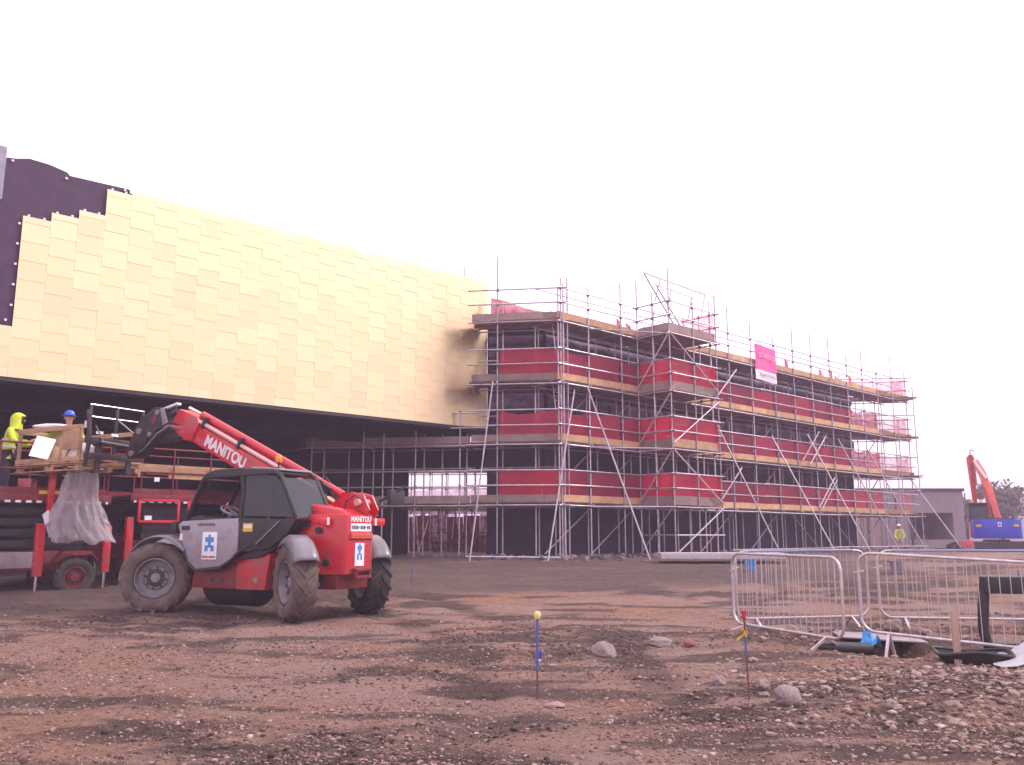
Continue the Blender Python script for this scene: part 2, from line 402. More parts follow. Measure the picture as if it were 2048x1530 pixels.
def bump2(x, y, cx, cy, rx, ry):
    return np.exp(-(((x - cx) / rx) ** 2 + ((y - cy) / ry) ** 2))

def ground_base(x, y):
    x = np.asarray(x, float); y = np.asarray(y, float)
    z = np.interp(y, [-50, 8, 12, 16, 18.5, 22, 25, 28, 46, 80, 900], [0, 0, .08, .12, .30, .46, .62, .80, .80, .8, .8])
    z = z + 0.22 * bump2(x, y, 5.4, 8.4, 1.9, 1.1)          # spoil on the right
    z = z + 0.12 * bump2(x, y, 3.2, 11.9, .9, .9)
    z = z + 0.30 * bump2(x, y, 17.5, 27, 5, 6)              # brown bank under the excavator
    z = z - 0.34 * bump2(x, y, 5.1, 11.75, .75, .55)        # pit inside the barriers
    z = z + 0.12 * bump2(x, y, 4.6, 12.6, 1.5, .35)
    return z
TRACKS = ((0.0, 1.0, .026, .30), (1.9, 1.0, .026, .30), (-3.6, .8, .022, .26), (-5.3, .8, .024, .26), (3.3, -.5, .02, .24), (5.0, -.5, .02, .24))
def track_mask(x, y):
    m = np.zeros_like(x); tread = np.zeros_like(x)
    for (ox, k, amp, w) in TRACKS:
        c = ox + 1.6 * np.sin((y - 6) * .22) - (y - 5) * .34 * k
        d = (x - c) / w; i_ = np.exp(-(d * .95) ** 4); m = np.maximum(m, i_)
        tread = tread + i_ * np.sin(2 * np.pi * (y / .21 + np.abs(d) * .55))
    return m, tread
def ground_z(x, y):
    x = np.asarray(x, float); y = np.asarray(y, float)
    z = ground_base(x, y)
    near = 1 - sstep(18, 30, y)
    z = z + near * 0.07 * (fbm(x * .45, y * .45, 3) - .5)
    # ruts left by machines, sweeping from lower right to the telehandler
    for (ox, k, amp, w) in TRACKS:
        c = ox + 1.6 * np.sin((y - 6) * .22) - (y - 5) * .34 * k
        d = (x - c) / w
        z = z + near * amp * (-np.exp(-d * d) + .55 * np.exp(-(d - 1.5) ** 2) + .55 * np.exp(-(d + 1.5) ** 2)) * (0.4 + fbm(x, y, 9, 2))
    rough = sstep(.40, .60, fbm(x * .33 + 5, y * .6, 21, 3))
    rough = np.maximum(rough, bump2(x, y, 4.6, 8.2, 2.4, 1.8))
    z = z + near * (0.040 + .050 * rough) * (fbm(x * 2.3, y * 2.3, 5, 5, .6) - .5)
    z = z + near * (.012 + .034 * rough) * (np.abs(fbm(x * 7, y * 7, 8, 3, .6) - .5) * -2 + .5)
    z = z + near * .016 * track_mask(x, y)[1] * sstep(.40, .58, fbm(x * .8, y * .8, 55, 3))
    z = z - .42 * sstep(21.5, 24.5, x) * sstep(30, 40, y)
    return z
def gz(x, y): return float(ground_z(np.array([x]), np.array([y]))[0])

# ------------------------------------------------------------------ ground
def axis_vals(segs):
    out = [segs[0][0]]
    for a, b, st in segs:
        n = max(1, int(round((b - a) / st))); out += list(np.linspace(a, b, n + 1)[1:])
    return np.array(out)
gx = axis_vals([(-900, -100, 100), (-100, -30, 7), (-30, -11, 1.0), (-11, -8, .15), (-8, 8, .05), (8, 12, .15), (12, 36, .8), (36, 120, 8), (120, 900, 90)])
gy = axis_vals([(-60, -5, 5), (-5, 3, .8), (3, 5, .1), (5, 14.5, .05), (14.5, 20, .09), (20, 32, .2), (32, 60, 1.5), (60, 150, 10), (150, 1000, 85)])
GX, GY = np.meshgrid(gx, gy)
GZ = ground_z(GX, GY)
nx, ny = len(gx), len(gy)
me = bpy.data.meshes.new('ground')
co = np.stack([GX, GY, GZ], -1).reshape(-1, 3)
me.vertices.add(nx * ny); me.vertices.foreach_set('co', co.ravel().astype(np.float32))
ii, jj = np.meshgrid(np.arange(nx - 1), np.arange(ny - 1))
q = np.stack([jj * nx + ii, jj * nx + ii + 1, (jj + 1) * nx + ii + 1, (jj + 1) * nx + ii], -1).reshape(-1, 4)
me.loops.add(q.size); me.loops.foreach_set('vertex_index', q.ravel().astype(np.int32))
me.polygons.add(len(q)); me.polygons.foreach_set('loop_start', np.arange(0, q.size, 4, dtype=np.int32))
me.polygons.foreach_set('use_smooth', np.ones(len(q), bool))
me.update(); me.validate()
# soil tones: darker zone towards the building and at the left, churned wet soil, dry crust
X, Y = co[:, 0], co[:, 1]
hard = sstep(-.8, 1.0, (Y - (17.0 + .36 * (X + 4.5))) + 2.2 * (fbm(X * .35, Y * .5, 40, 3) - .5)) * (1 - sstep(8, 13, X))  # mask of the darker ground tone
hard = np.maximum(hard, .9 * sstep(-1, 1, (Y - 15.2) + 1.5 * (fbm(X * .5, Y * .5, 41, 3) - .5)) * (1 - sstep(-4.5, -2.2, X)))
wet = sstep(.45, .60, fbm(X * .33 + 5, Y * .6, 21, 3)) * sstep(.30, .62, fbm(X * 1.5, Y * 3.4, 50, 4))
wet = np.clip(wet + .8 * sstep(.54, .64, fbm(X * .7 + 9, Y * 2.2, 52, 4)) + .55 * track_mask(X, Y)[0] * sstep(.35, .6, fbm(X * .8, Y * 1.1, 54, 3)), 0, 1)
at = me.attributes.new('soil', 'FLOAT_COLOR', 'POINT')
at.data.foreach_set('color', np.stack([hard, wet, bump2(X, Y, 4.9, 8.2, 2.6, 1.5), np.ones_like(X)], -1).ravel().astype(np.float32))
gm = bpy.data.materials.new('site_soil'); gm.use_nodes = True
nt = gm.node_tree; pb = nt.nodes['Principled BSDF']; pb.inputs['Roughness'].default_value = .92; pb.inputs['Specular IOR Level'].default_value = .25
def N(t, **k):
    n = nt.nodes.new(t)
    for a, b in k.items(): n.inputs[a].default_value = b
    return n
def L(a, b): nt.links.new(a, b)
def MIX(f, a, b):
    m = nt.nodes.new('ShaderNodeMixRGB')
    for s_, v_ in ((0, f), (1, a), (2, b)):
        if isinstance(v_, tuple): m.inputs[s_].default_value = (*v_, 1)
        elif isinstance(v_, (int, float)): m.inputs[s_].default_value = v_
        else: L(v_, m.inputs[s_])
    return m.outputs[0]
def RNG(v_, a, b, c=0., d=1.):
    r = nt.nodes.new('ShaderNodeMapRange'); r.inputs['From Min'].default_value = a; r.inputs['From Max'].default_value = b
    r.inputs['To Min'].default_value = c; r.inputs['To Max'].default_value = d; L(v_, r.inputs['Value']); return r.outputs[0]
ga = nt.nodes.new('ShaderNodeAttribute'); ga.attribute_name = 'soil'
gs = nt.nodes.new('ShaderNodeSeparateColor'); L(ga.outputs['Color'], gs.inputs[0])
tc = nt.nodes.new('ShaderNodeTexCoord')
n1 = N('ShaderNodeTexNoise', Scale=1.1, Detail=9.0, Roughness=.68); L(tc.outputs['Object'], n1.inputs['Vector'])
n2 = N('ShaderNodeTexNoise', Scale=11.0, Detail=10.0, Roughness=.78); L(tc.outputs['Object'], n2.inputs['Vector'])
n3 = N('ShaderNodeTexNoise', Scale=55.0, Detail=4.0, Roughness=.7); L(tc.outputs['Object'], n3.inputs['Vector'])
n4 = N('ShaderNodeTexNoise', Scale=.35, Detail=5.0, Roughness=.6); L(tc.outputs['Object'], n4.inputs['Vector'])
dry = MIX(RNG(n1.outputs[0], .38, .62), (.215, .122, .098), (.35, .218, .176))
dry = MIX(RNG(n4.outputs[0], .42, .62), dry, (.325, .172, .115))
dry = MIX(RNG(n2.outputs[0], .50, .70, 0, .85), dry, (.40, .28, .235))
dry = MIX(RNG(n2.outputs[0], .50, .34, 0, .9), dry, (.075, .043, .038))
wetc = MIX(RNG(n2.outputs[0], .36, .64), (.050, .033, .032), (.155, .098, .085))
dry = MIX(RNG(n4.outputs[0], .56, .44, 0, .5), dry, (.36, .24, .205))
pm_ = nt.nodes.new('ShaderNodeMath'); pm_.operation = 'MULTIPLY_ADD'; L(n2.outputs[0], pm_.inputs[0]); pm_.inputs[1].default_value = 1.5
pm2 = nt.nodes.new('ShaderNodeMath'); pm2.operation = 'MULTIPLY_ADD'; L(n1.outputs[0], pm2.inputs[0]); pm2.inputs[1].default_value = 1.2; L(gs.outputs[1], pm2.inputs[2]); L(pm2.outputs[0], pm_.inputs[2])
c = MIX(RNG(pm_.outputs[0], 1.42, 2.25), dry, wetc)
c = MIX(RNG(n3.outputs[0], .60, .74, 0, .7), c, (.42, .31, .265))
darkc = MIX(RNG(n2.outputs[0], .36, .64), (.085, .060, .056), (.175, .122, .110))
darkc = MIX(RNG(n1.outputs[0], .48, .62, 0, .7), darkc, (.205, .125, .098))
c = MIX(gs.outputs[0], c, darkc)
L(c, pb.inputs['Base Color'])
bp1 = nt.nodes.new('ShaderNodeBump'); L(RNG(gs.outputs[1], 0, .8, .75, 1.0), bp1.inputs['Strength']); bp1.inputs['Distance'].default_value = .09; L(n2.outputs[0], bp1.inputs['Height'])
bp2 = nt.nodes.new('ShaderNodeBump'); bp2.inputs['Strength'].default_value = .9; bp2.inputs['Distance'].default_value = .03; L(n3.outputs[0], bp2.inputs['Height'])
L(bp1.outputs[0], bp2.inputs['Normal']); L(bp2.outputs[0], pb.inputs['Normal'])
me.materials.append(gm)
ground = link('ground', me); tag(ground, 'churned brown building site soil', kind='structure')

# ------------------------------------------------------------------ gold clad hall
U2 = (cos(radians(42.84)), sin(radians(42.84)))            # along both long facades
NB = (-U2[1], U2[0])                                       # into the building
GP = (-.887, 29.9)                                         # right end of the gold wall
def hp(t, i, z): return Vector((GP[0] + U2[0] * t + NB[0] * i, GP[1] + U2[1] * t + NB[1] * i, z))
GB, GT = 5.10, 10.26
hall = thing('hall_building', 'large hall with overhanging wall of gold metal shingles above a dark undercroft', 'building', (GP[0], GP[1], .8))
def hbox(mb, t0, t1, i0, i1, z0, z1):
    return mb.prism([hp(t0, i0, z0), hp(t1, i0, z0), hp(t1, i1, z0), hp(t0, i1, z0)], (0, 0, z1 - z0))
pts = [(-21, 9.8), (-15.2, 10.1), (-15.17, 10.36), (-15.0, 10.38), (-14.69, 10.47), (-14.24, 10.45), (-13.84, 10.37), (-13.77, 10.30), (-12.32, 10.34), (-12.30, 10.24), (.02, 10.24), (.02, GB), (-21, GB)]
mem = MB().prism([hp(t, 0, z) for t, z in pts], Vector((*NB, 0)) * .35)
mem.build('membrane', M['membrane'], hall, world=True)
hbox(MB(), -21, -15.19, -.03, -.004, 9.30, 10.6).build('grey_sheet', M['grey_sheet'], hall, world=True)
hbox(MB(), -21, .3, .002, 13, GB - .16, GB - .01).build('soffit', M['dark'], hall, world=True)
hbox(MB(), -21, .3, .36, 13, 9.7, 10.0).build('roof', M['membrane'], hall, world=True)
hbox(MB(), -21, .0, -.055, .05, GB - .10, GB - .012).build('bottom_trim', M['blackmetal'], hall, world=True)
# staggered shingle columns
CW, CH = .6125, .4691
pm = MB()
pw, ph, pt = CW - .0015, CH + .018, .012
# folded shingle: lower edge stands proud over the one beneath
pm.add([(-pw/2, 0, 0), (pw/2, 0, 0), (pw/2, .014, 0), (-pw/2, .014, 0), (-pw/2, .0095, ph), (pw/2, .0095, ph), (pw/2, .0225, ph), (-pw/2, .0225, ph)],
       [(0, 1, 5, 4), (1, 2, 6, 5), (2, 3, 7, 6), (3, 0, 4, 7), (0, 3, 2, 1), (4, 5, 6, 7)])
shingle = pm.mesh('gold_panel'); shingle.materials.append(M['gold'])
half = {}
def shingle_cut(h):
    h = round(h, 3)
    if h not in half:
        m2 = shingle.copy()
        for v in m2.vertices:
            if v.co.z > .1: v.co.z = h
        half[h] = m2
    return half[h]
ncol = 25
tops = {-1: 6.38, -2: 6.38, 0: 8.99, 1: 9.22, 2: 9.45, 3: 10.17}
npan = 0
brk = []
for k in range(-2, 24):
    tc_ = -14.72 + CW * (k + .5)
    top = tops.get(k, GT)
    z = GB - (CH / 2 if k % 2 else 0)
    first = True
    while z < top - .12:
        z0 = max(z, GB); z1 = min(z + CH, GT if k > 3 else top + .2)
        if z1 > top + .02: z1 = top
        if z1 - z0 > .08:
            o = link('gold_panel', shingle if (z1 - z0) > CH - .02 else shingle_cut(z1 - z0 + .018), hall)
            p = hp(tc_, -.062 + random.uniform(-.0015, .0015), z0)
            o.location = p - hall.location
            o.rotation_euler = (random.gauss(0, .0035), random.gauss(0, .0006), radians(42.84) + random.gauss(0, .004))
            npan += 1
        z += CH
    if k < 4: brk += [(tc_ - .18, top + .05), (tc_ + .16, top + .05)]
brk += [(-14.78, zz) for zz in (6.8, 7.3, 7.8, 8.3, 8.8)] + [(-13.85, 10.2), (-12.45, 10.28), (-15.05, 10.3)]
for t, z in brk:
    MB().box((0, 0, 0), (.05, .03, .05)).build('fixing_clip', M['white'], hall, T=Matrix.Translation(hp(t, -.03, z) - hall.location) @ Matrix.Rotation(radians(42.84), 4, 'Z'))
# undercroft: dark walls, columns and beams
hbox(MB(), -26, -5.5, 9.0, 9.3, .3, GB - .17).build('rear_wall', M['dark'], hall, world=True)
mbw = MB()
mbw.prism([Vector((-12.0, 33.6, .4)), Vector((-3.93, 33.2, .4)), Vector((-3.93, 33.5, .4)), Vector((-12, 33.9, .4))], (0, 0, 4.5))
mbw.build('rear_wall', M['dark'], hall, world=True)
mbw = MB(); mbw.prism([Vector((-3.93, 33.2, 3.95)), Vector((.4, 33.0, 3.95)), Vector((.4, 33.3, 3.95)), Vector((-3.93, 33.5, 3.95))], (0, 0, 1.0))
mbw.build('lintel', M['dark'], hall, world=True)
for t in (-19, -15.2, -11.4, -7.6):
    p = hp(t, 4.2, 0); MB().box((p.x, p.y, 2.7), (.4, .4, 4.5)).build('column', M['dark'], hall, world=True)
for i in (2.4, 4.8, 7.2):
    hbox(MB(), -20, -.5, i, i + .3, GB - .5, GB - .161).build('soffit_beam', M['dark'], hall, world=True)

# ------------------------------------------------------------------ wing
C0 = Vector((1.6, 28.0)); u = Vector(U2); w = Vector((-.99, .141)); nb = Vector(NB); nr = Vector((.141, .99))
LEN = 26.3
def corner(d):                      # outer corner line pair moved inwards by d
    a, b = C0.dot(nr) + d, C0.dot(nb) + d
    det = nr.x * nb.y - nr.y * nb.x
    return Vector(((a * nb.y - b * nr.y) / det, (nr.x * b - nb.x * a) / det))
E0 = C0 + u * LEN
def endcorner(d):                   # far end: facade line moved in, end line (parallel to the return) moved towards the camera
    a, b = E0.dot(nr) - d, C0.dot(nb) + d
    det = nr.x * nb.y - nr.y * nb.x
    return Vector(((a * nb.y - b * nr.y) / det, (nr.x * b - nb.x * a) / det))
WC, WE = corner(1.55), endcorner(1.55)
WT = 8.75
gpt = Vector((GP[0], GP[1]))
wing = thing('wing_building', 'unfinished dark walled wing wrapped in scaffolding right of the gold hall', 'building', (WC.x, WC.y, .8))
def v3(p, z): return Vector((p[0], p[1], z))
rear1, rear2 = WE + w * 9, gpt + Vector((.02, 0)) + u * 2.5
mb = MB().prism([v3(p, .3) for p in (gpt + Vector((.03, .03)), WC, WE, rear1, rear2)], (0, 0, WT - .3))
mb.build('wall', M['wingwall'], wing, world=True)
def face_strip(name, a, b, out, z0, z1, th, m, lumps=0.0, seed=0):
    """cladding strip on a wall face a->b"""
    n = max(2, int((b - a).length / .25))
    def fn(s, t):
        p = a + (b - a) * s; z = z0 + (z1 - z0) * t
        l = lumps * float(fbm(np.array([s * n * .22 + seed]), np.array([z * 1.3 + seed]), 70 + seed, 3)[0])
        e = min(1, 4 * min(t, 1 - t) + .15)
        q = p + out * (th + l) * e
        return (q.x, q.y, z)
    return MB().grid(fn, n, 7).build(name, m, wing, world=True, sharp=60)
onb, onr = -nb, -nr
k = 0
for z0, z1 in ((3.75, 4.25), (5.72, 6.3), (7.55, 8.0), (8.0, 8.4)):
    a = WC
    while (WE - a).length > .5:
        b = a + u * min(3.3, (WE - a).length)
        if z0 > 5: face_strip('insulation_wrap', a + u * .02, b - u * .02, onb, z0, z1, .06, M['insul'], .14, k)
        k += 1; a = b
for z0, z1 in ((5.72, 6.3), (7.5, 8.0), (8.0, 8.35)):
    face_strip('insulation_wrap', gpt + Vector((.1, .02)), WC, onr, z0, z1, .06, M['insul'], .14, k); k += 1
for z in (3.2, 3.6, 5.1, 5.5, 7.1, 7.35, 8.5):
    q0, q1 = WC + onb * .04, WE + onb * .04
    MB().beam(v3(q0, z), v3(q1, z), .07, .09).build('sheeting_rail', M['blackmetal'], wing, world=True)
    q0, q1 = gpt + onr * .04 + Vector((.2, 0)), WC + onr * .04
    MB().beam(v3(q0, z), v3(q1, z), .07, .09).build('sheeting_rail', M['blackmetal'], wing, world=True)

# ------------------------------------------------------------------ scaffold
scaf = thing('scaffold', 'galvanised tube scaffold with timber lifts and red netting around the dark wing', 'scaffold', (C0.x, C0.y, .8))
LIFT = (2.55, 4.50, 6.50, 8.55)
coup = MB()
def tubeo(name, a, b, r=.0245, m='steel', parent=None):
    return MB().tube(a, b, r, 8).build(name, M[m], parent or scaf, world=True)
def couple(p): coup.box(p, (.085, .085, .09))
def gzw(p): return gz(p[0], p[1])
def run(a, b, outn, S, parent=scaf, lifts=LIFT, top=9.75, inner=1.2, old=False, net='net', rails=True, skip_out=(), ends=.18, boards=True, netskip=(), toes=True, inner_on=True):
    """one straight scaffold face from a to b (2D), outn pointing to the outside; S standard positions along it"""
    d = (b - a).normalized(); Lg = (b - a).length; inn = -outn
    for j, s_ in enumerate(S):
        p = a + d * s_; t = top + random.choice((0, 0, .15, .35, .6, .9))
        if s_ not in skip_out:
            base = gzw(p)
            tubeo('standard', v3(p, base + .03), v3(p, t), parent=parent)
            MB().box(v3(p, base + .02), (.22, .22, .04)).build('sole_plate', M['wood_old'], parent, world=True)
        if inner_on:
            p2 = p + inn * inner
            tubeo('standard', v3(p2, gzw(p2)), v3(p2, lifts[-1] + random.uniform(.1, 1.0)), parent=parent)
        for z in lifts:
            q0, q1 = p + outn * .12, p + inn * (inner + .12)
            if inner_on: tubeo('transom', v3(q0, z - .065), v3(q1, z - .065), parent=parent)
            couple(v3(p, z - .12))
            if rails: couple(v3(p, z + .52)); couple(v3(p, z + 1.02))
    if inner_on and rails:
        for s0, s1 in zip(S[:-1], S[1:]):
            if s1 - s0 > 1.3:
                p2 = a + d * (s0 + (s1 - s0) * random.uniform(.4, .6)) + inn * random.choice((.95, 1.2))
                tubeo('standard', v3(p2, gzw(p2)), v3(p2, random.choice(lifts[1:]) + random.uniform(.2, 1.1)), parent=parent)
        for z in lifts:
            q0, q1 = a + inn * inner, b + inn * inner
            zz = z + random.uniform(.85, 1.25)
            tubeo('ledger', v3(q0, zz), v3(q1, zz + .02), parent=parent)
    for li, z in enumerate(lifts):
        for off, zz, nm in ((-.05, z - .115, 'ledger'), (inner, z - .115, 'ledger'), (-.05, z + .52, 'guard_rail'), (-.05, z + 1.02, 'guard_rail')):
            if nm == 'guard_rail' and not rails: continue
            if off > 0 and not inner_on: continue
            s0 = -ends
            while s0 < Lg:
                s1 = min(s0 + 6.3, Lg + ends)
                if Lg + ends - s1 < 1.0: s1 = Lg + ends
                jz = random.uniform(-.015, .015)
                p0, p1 = a + d * s0 + inn * off, a + d * s1 + inn * off
                tubeo(nm, v3(p0, zz + jz), v3(p1, zz + jz + random.uniform(-.02, .02)), parent=parent)
                s0 = s1 - (.25 if s1 < Lg else 0)
                if s1 >= Lg: break
        # boards, toe boards, netting
        if boards:
            for r in range(5):
                s0 = -.05 - random.uniform(0, .2)
                while s0 < Lg:
                    s1 = min(s0 + 3.9, Lg + .05)
                    o_ = .06 + .113 + r * .232
                    p0, p1 = a + d * s0 + inn * o_, a + d * (s1 - .01) + inn * o_
                    MB().beam(v3(p0, z - .02 + random.uniform(-.003, .006)), v3(p1, z - .02), .222, .038).build('scaffold_board', M['wood_old'], parent, world=True)
                    s0 = s1
        if toes:
            s0 = -.12
            while s0 < Lg:
                s1 = min(s0 + random.choice((3.9, 3.9, 2.4)), Lg + .05)
                p0, p1 = a + d * s0 + inn * .045, a + d * (s1 - .012) + inn * .045
                MB().beam(v3(p0, z + .115), v3(p1, z + .115 + random.uniform(-.01, .01)), .036, .225).build('toe_board', M['wood_old' if old else 'wood_new'], parent, world=True)
                s0 = s1
        if net and li not in netskip:
            for s0, s1 in zip(S[:-1], S[1:]):
                def fn(x_, y_, s0=s0, s1=s1, sd=random.random() * 9, drp=random.choice((0, .03, .08, .16))):
                    sag = .02 * sin(pi * x_) * (1 - y_) + .03 * (float(vnoise(np.array([x_ * 4 + sd]), np.array([y_ * 3 + sd]))[0]) - .5)
                    p = a + d * (s0 + .03 + (s1 - s0 - .06) * x_) + inn * (.09 + sag)
                    return (p.x, p.y, z + .06 + (.99 - drp * sin(pi * min(1, max(0, x_))) + .04 * sin(7 * x_ + sd)) * y_)
                MB().grid(fn, 7, 5).build('netting_panel', M['netbright' if net == 'net' and random.random() < .12 else net], parent, world=True, sharp=180)
# long facade
SB = [0, 1.35, 3.05, 4.9, 6.75, 8.5, 9.75, 11.4, 13.2, 14.8, 16.4, 18.1, 19.8, 21.4, 23.0, 24.7, 26.3]
run(C0, E0, -nb, [s_ for s_ in SB if s_ <= 23.0], net='net', netskip=(3,))
# far end: netting so thin that the sky shows
run(C0 + u * 23.0, E0, -nb, [1.7, 3.3], net='netpink', netskip=(), boards=False, toes=False, rails=False, ends=.0, inner_on=False, lifts=LIFT)
for z in LIFT:
    for q0 in (23.0,):
        p0, p1 = C0 + u * 22.6 - nb * .045, E0 - nb * .045
        tubeo('guard_rail', v3(C0 + u * 22.8 - nb * .05, z + .52), v3(E0 + u * .5 - nb * .05, z + .52)); tubeo('guard_rail', v3(C0 + u * 22.8 - nb * .05, z + 1.02), v3(E0 + u * .5 - nb * .05, z + 1.02))
        MB().beam(v3(C0 + u * 23.1 + nb * .045, z + .115), v3(E0 + u * .1 + nb * .045, z + .115), .036, .225).build('toe_board', M['wood_new'], scaf, world=True)
    for r in range(5):
        o_ = .173 + r * .232
        MB().beam(v3(C0 + u * 22.9 + nb * o_, z - .02), v3(E0 - u * (.4 * r) * .6 + nb * o_, z - .02), .222, .038).build('scaffold_board', M['wood_old'], scaf, world=True)
run(E0, E0 + w * 6, nr, [0.0, 1.6, 3.2, 4.8], net='netpink', rails=True, old=True, netskip=(0,))
# return face beside the gold wall and its continuation under the hall
RL = 2.85
run(C0 + w * RL, C0, -nr, [.75, 2.85], old=True, net='net', netskip=(3,), top=9.9, ends=.25)
CE = corner(1.2)
for z in LIFT:
    mbp = MB()
    for r in range(4):
        a_, b_ = corner(.18 + r * .24), corner(.18 + r * .24) + u * (1.0 - r * .2)
        MB().beam(v3(a_, z - .016), v3(b_, z - .016), .222, .038).build('scaffold_board', M['wood_old'], scaf, world=True)
tubeo('standard', v3(C0 + w * 2.1, .8), v3(C0 + w * 2.1, 10.75))
for dx in (-.02, .22, .42): tubeo('standard', v3(C0 + u * dx + nb * .1, .8), v3(C0 + u * dx + nb * .1, 9.6 + dx))
# roof edge netting by the gold wall, sagging to the right
p0, p1 = gpt + Vector((.15, -.25)), C0 + nr * 1.0
MB().grid(lambda x_, y_: (*(p0 + (p1 - p0) * x_), 8.62 + (1.05 - .85 * x_ + .04 * sin(9 * x_)) * y_), 9, 4).build('netting_panel', M['netbright'], scaf, world=True, sharp=180)
# orange sheet hung inside the first lift
p0, p1 = C0 + w * 1.05 + nr * .14, C0 + w * .12 + nr * .14
MB().grid(lambda x_, y_: (*(p0 + (p1 - p0) * (x_ * (1 - .25 * y_) + .2 * y_) + nr * .04 * sin(11 * x_)), 2.7 + (.86 - .12 * abs(x_ - .6)) * y_), 9, 4).build('orange_sheet', M['orange_cloth'], scaf, world=True, sharp=180)

for s_, h_ in ((2.9, .30), (3.4, .22), (12.9, .3), (14.2, .42), (17.2, .36), (18.2, .5), (18.7, .25), (20.1, .4)):
    p0 = C0 + u * s_ + nb * .07
    MB().grid(lambda x_, y_: (*(p0 + u * .30 * x_ * (1 - .2 * y_) - nb * .02 * sin(8 * x_)), 8.70 + (h_ + .05 * sin(5 * x_)) * y_), 5, 4).build('netting_scrap', M['netbright'], scaf, world=True, sharp=180)
# projecting loading tower
TS0, TS1, TO = 3.95, 6.75, 1.42
tA, tB, tC, tD = C0 + u * TS0, C0 + u * TS0 - nb * TO, C0 + u * TS1 - nb * TO, C0 + u * TS1
for p, t in ((tA, 10.6), (tB, 10.75), (tC, 10.3), (tA - nb * .7, 10.0), ((tB + tC) / 2, 9.75), (tD - nb * .7, 9.7), (tC + nb * .25, 9.8)):
    tubeo('standard', v3(p, gzw(p)), v3(p, t))
    MB().box(v3(p, gzw(p) + .02), (.22, .22, .04)).build('sole_plate', M['wood_old'], scaf, world=True)
    for z in LIFT: couple(v3(p, z - .12)); couple(v3(p, z + .52)); couple(v3(p, z + 1.02))
for li, z in enumerate(LIFT):
    for a_, b_, o_ in ((tA, tB, -u), (tB, tC, -nb), (tD, tC, u)):
        dd = (b_ - a_).normalized(); q0, q1 = a_ - dd * .15, b_ + dd * .15
        for zz, nm in ((z - .115, 'ledger'), (z + .52, 'guard_rail'), (z + 1.02, 'guard_rail')):
            tubeo(nm, v3(q0 + o_ * .05, zz), v3(q1 + o_ * .05, zz))
        m_ = 'wood_new' if li in (1,) and o_ == -nb else 'wood_old'
        MB().beam(v3(a_ - o_ * .045 + dd * .03, z + .13), v3(b_ - o_ * .045 - dd * .03, z + .13), .036, .27).build('toe_board', M[m_], scaf, world=True)
        if li < 3:
            ea, eb = a_ - o_ * .09, b_ - o_ * .09
            MB().grid(lambda x_, y_: (*(ea + (eb - ea) * x_ - o_ * .03 * sin(5 * x_ + li)), z + .1 + .93 * y_), 7, 4).build('netting_panel', M['netbright'], scaf, world=True, sharp=180)
        elif o_ == u:
            ea, eb = a_ - o_ * .09, b_ - o_ * .09
            MB().grid(lambda x_, y_: (*(ea + (eb - ea) * x_), z + .1 + .93 * y_), 7, 4).build('netting_panel', M['netpink'], scaf, world=True, sharp=180)
    for r in range(12):
        s_ = TS0 + .12 + r * .232
        MB().beam(v3(C0 + u * s_ + nb * .02, z - .02), v3(C0 + u * s_ - nb * (TO - .02), z - .02), .222, .038).build('scaffold_board', M['wood_old'], scaf, world=True)
for z0, z1, f in ((.9, 2.45, 1), (2.6, 4.35, -1), (4.6, 6.3, 1), (6.6, 8.4, -1)):
    a_, b_ = (tA, tB) if f > 0 else (tB, tA)
    tubeo('brace', v3(tA + w * 0 - u * .06, z0), v3(tB - u * .06, z1))
    a_, b_ = (tB, tC) if f < 0 else (tC, tB)
    tubeo('brace', v3(a_ - nb * .06, z1), v3(b_ - nb * .06, z0))
tubeo('ledger', v3(tB - nb * .06, 1.5), v3(tC - nb * .06, 1.5)); tubeo('ledger', v3(tA - u * .06, 1.5), v3(tB - u * .06, 1.5))
# roof gantry over the tower
gA = lambda s_, o_, z: v3(C0 + u * s_ - nb * o_, z)
for o_ in (.35, .95):
    tubeo('gantry_beam', gA(3.2 if o_ > .5 else 4.6, o_, 10.55), gA(6.9 if o_ > .5 else 7.0, o_, 10.45))
    x0 = 3.25 if o_ > .5 else 4.7
    tubeo('brace', gA(x0, o_, 10.5), gA(x0 + 1.9, o_, 8.7)); tubeo('brace', gA(x0 + .9, o_, 10.5), gA(x0 + .55, o_, 9.6))
    tubeo('brace', gA(6.85, o_, 10.42), gA(6.6, o_, 9.55))
# long horizontal ties from the corner bay to the tower
for z in (8.36, 4.36, 2.42): tubeo('tie_tube', v3(C0 + u * 1.2 - nb * .1, z), v3(tB - u * .05 - nb * .12, z + .02))
# rakers and braces
def raker(top, base): tubeo('raker', top, base, .026); MB().box(v3(base, gzw(base) + .02), (.5, .22, .04)).build('sole_plate', M['wood_old'], scaf, world=True)
for top, base in (((-.62, 27.9, 6.4), (-1.25, 26.3)), ((2.05, 28.35, 6.2), (1.06, 26.3)), ((2.5, 28.75, 6.4), (4.12, 26.6))):
    raker(Vector(top), v3(base, gz(*base) + .05))
for s_, zt in ((8.5, 5.9), (12.6, 5.6), (15.6, 5.9), (18.4, 5.9), (21.2, 5.7), (25.6, 4.6)):
    b_ = C0 + u * (s_ + .5) - nb * 2.3
    raker(v3(C0 + u * s_ - nb * .06, zt), v3(b_, gz(*b_) + .05))
for s_, z0 in ((8.5, 6.7), (15.0, 4.7), (16.2, 2.7), (8.6, 2.75), (16.4, 2.6), (15.6, 4.55)):
    tubeo('brace', v3(C0 + u * s_ - nb * .1, z0), v3(C0 + u * (s_ + 1.6) - nb * .1, z0 + 1.4), .026)
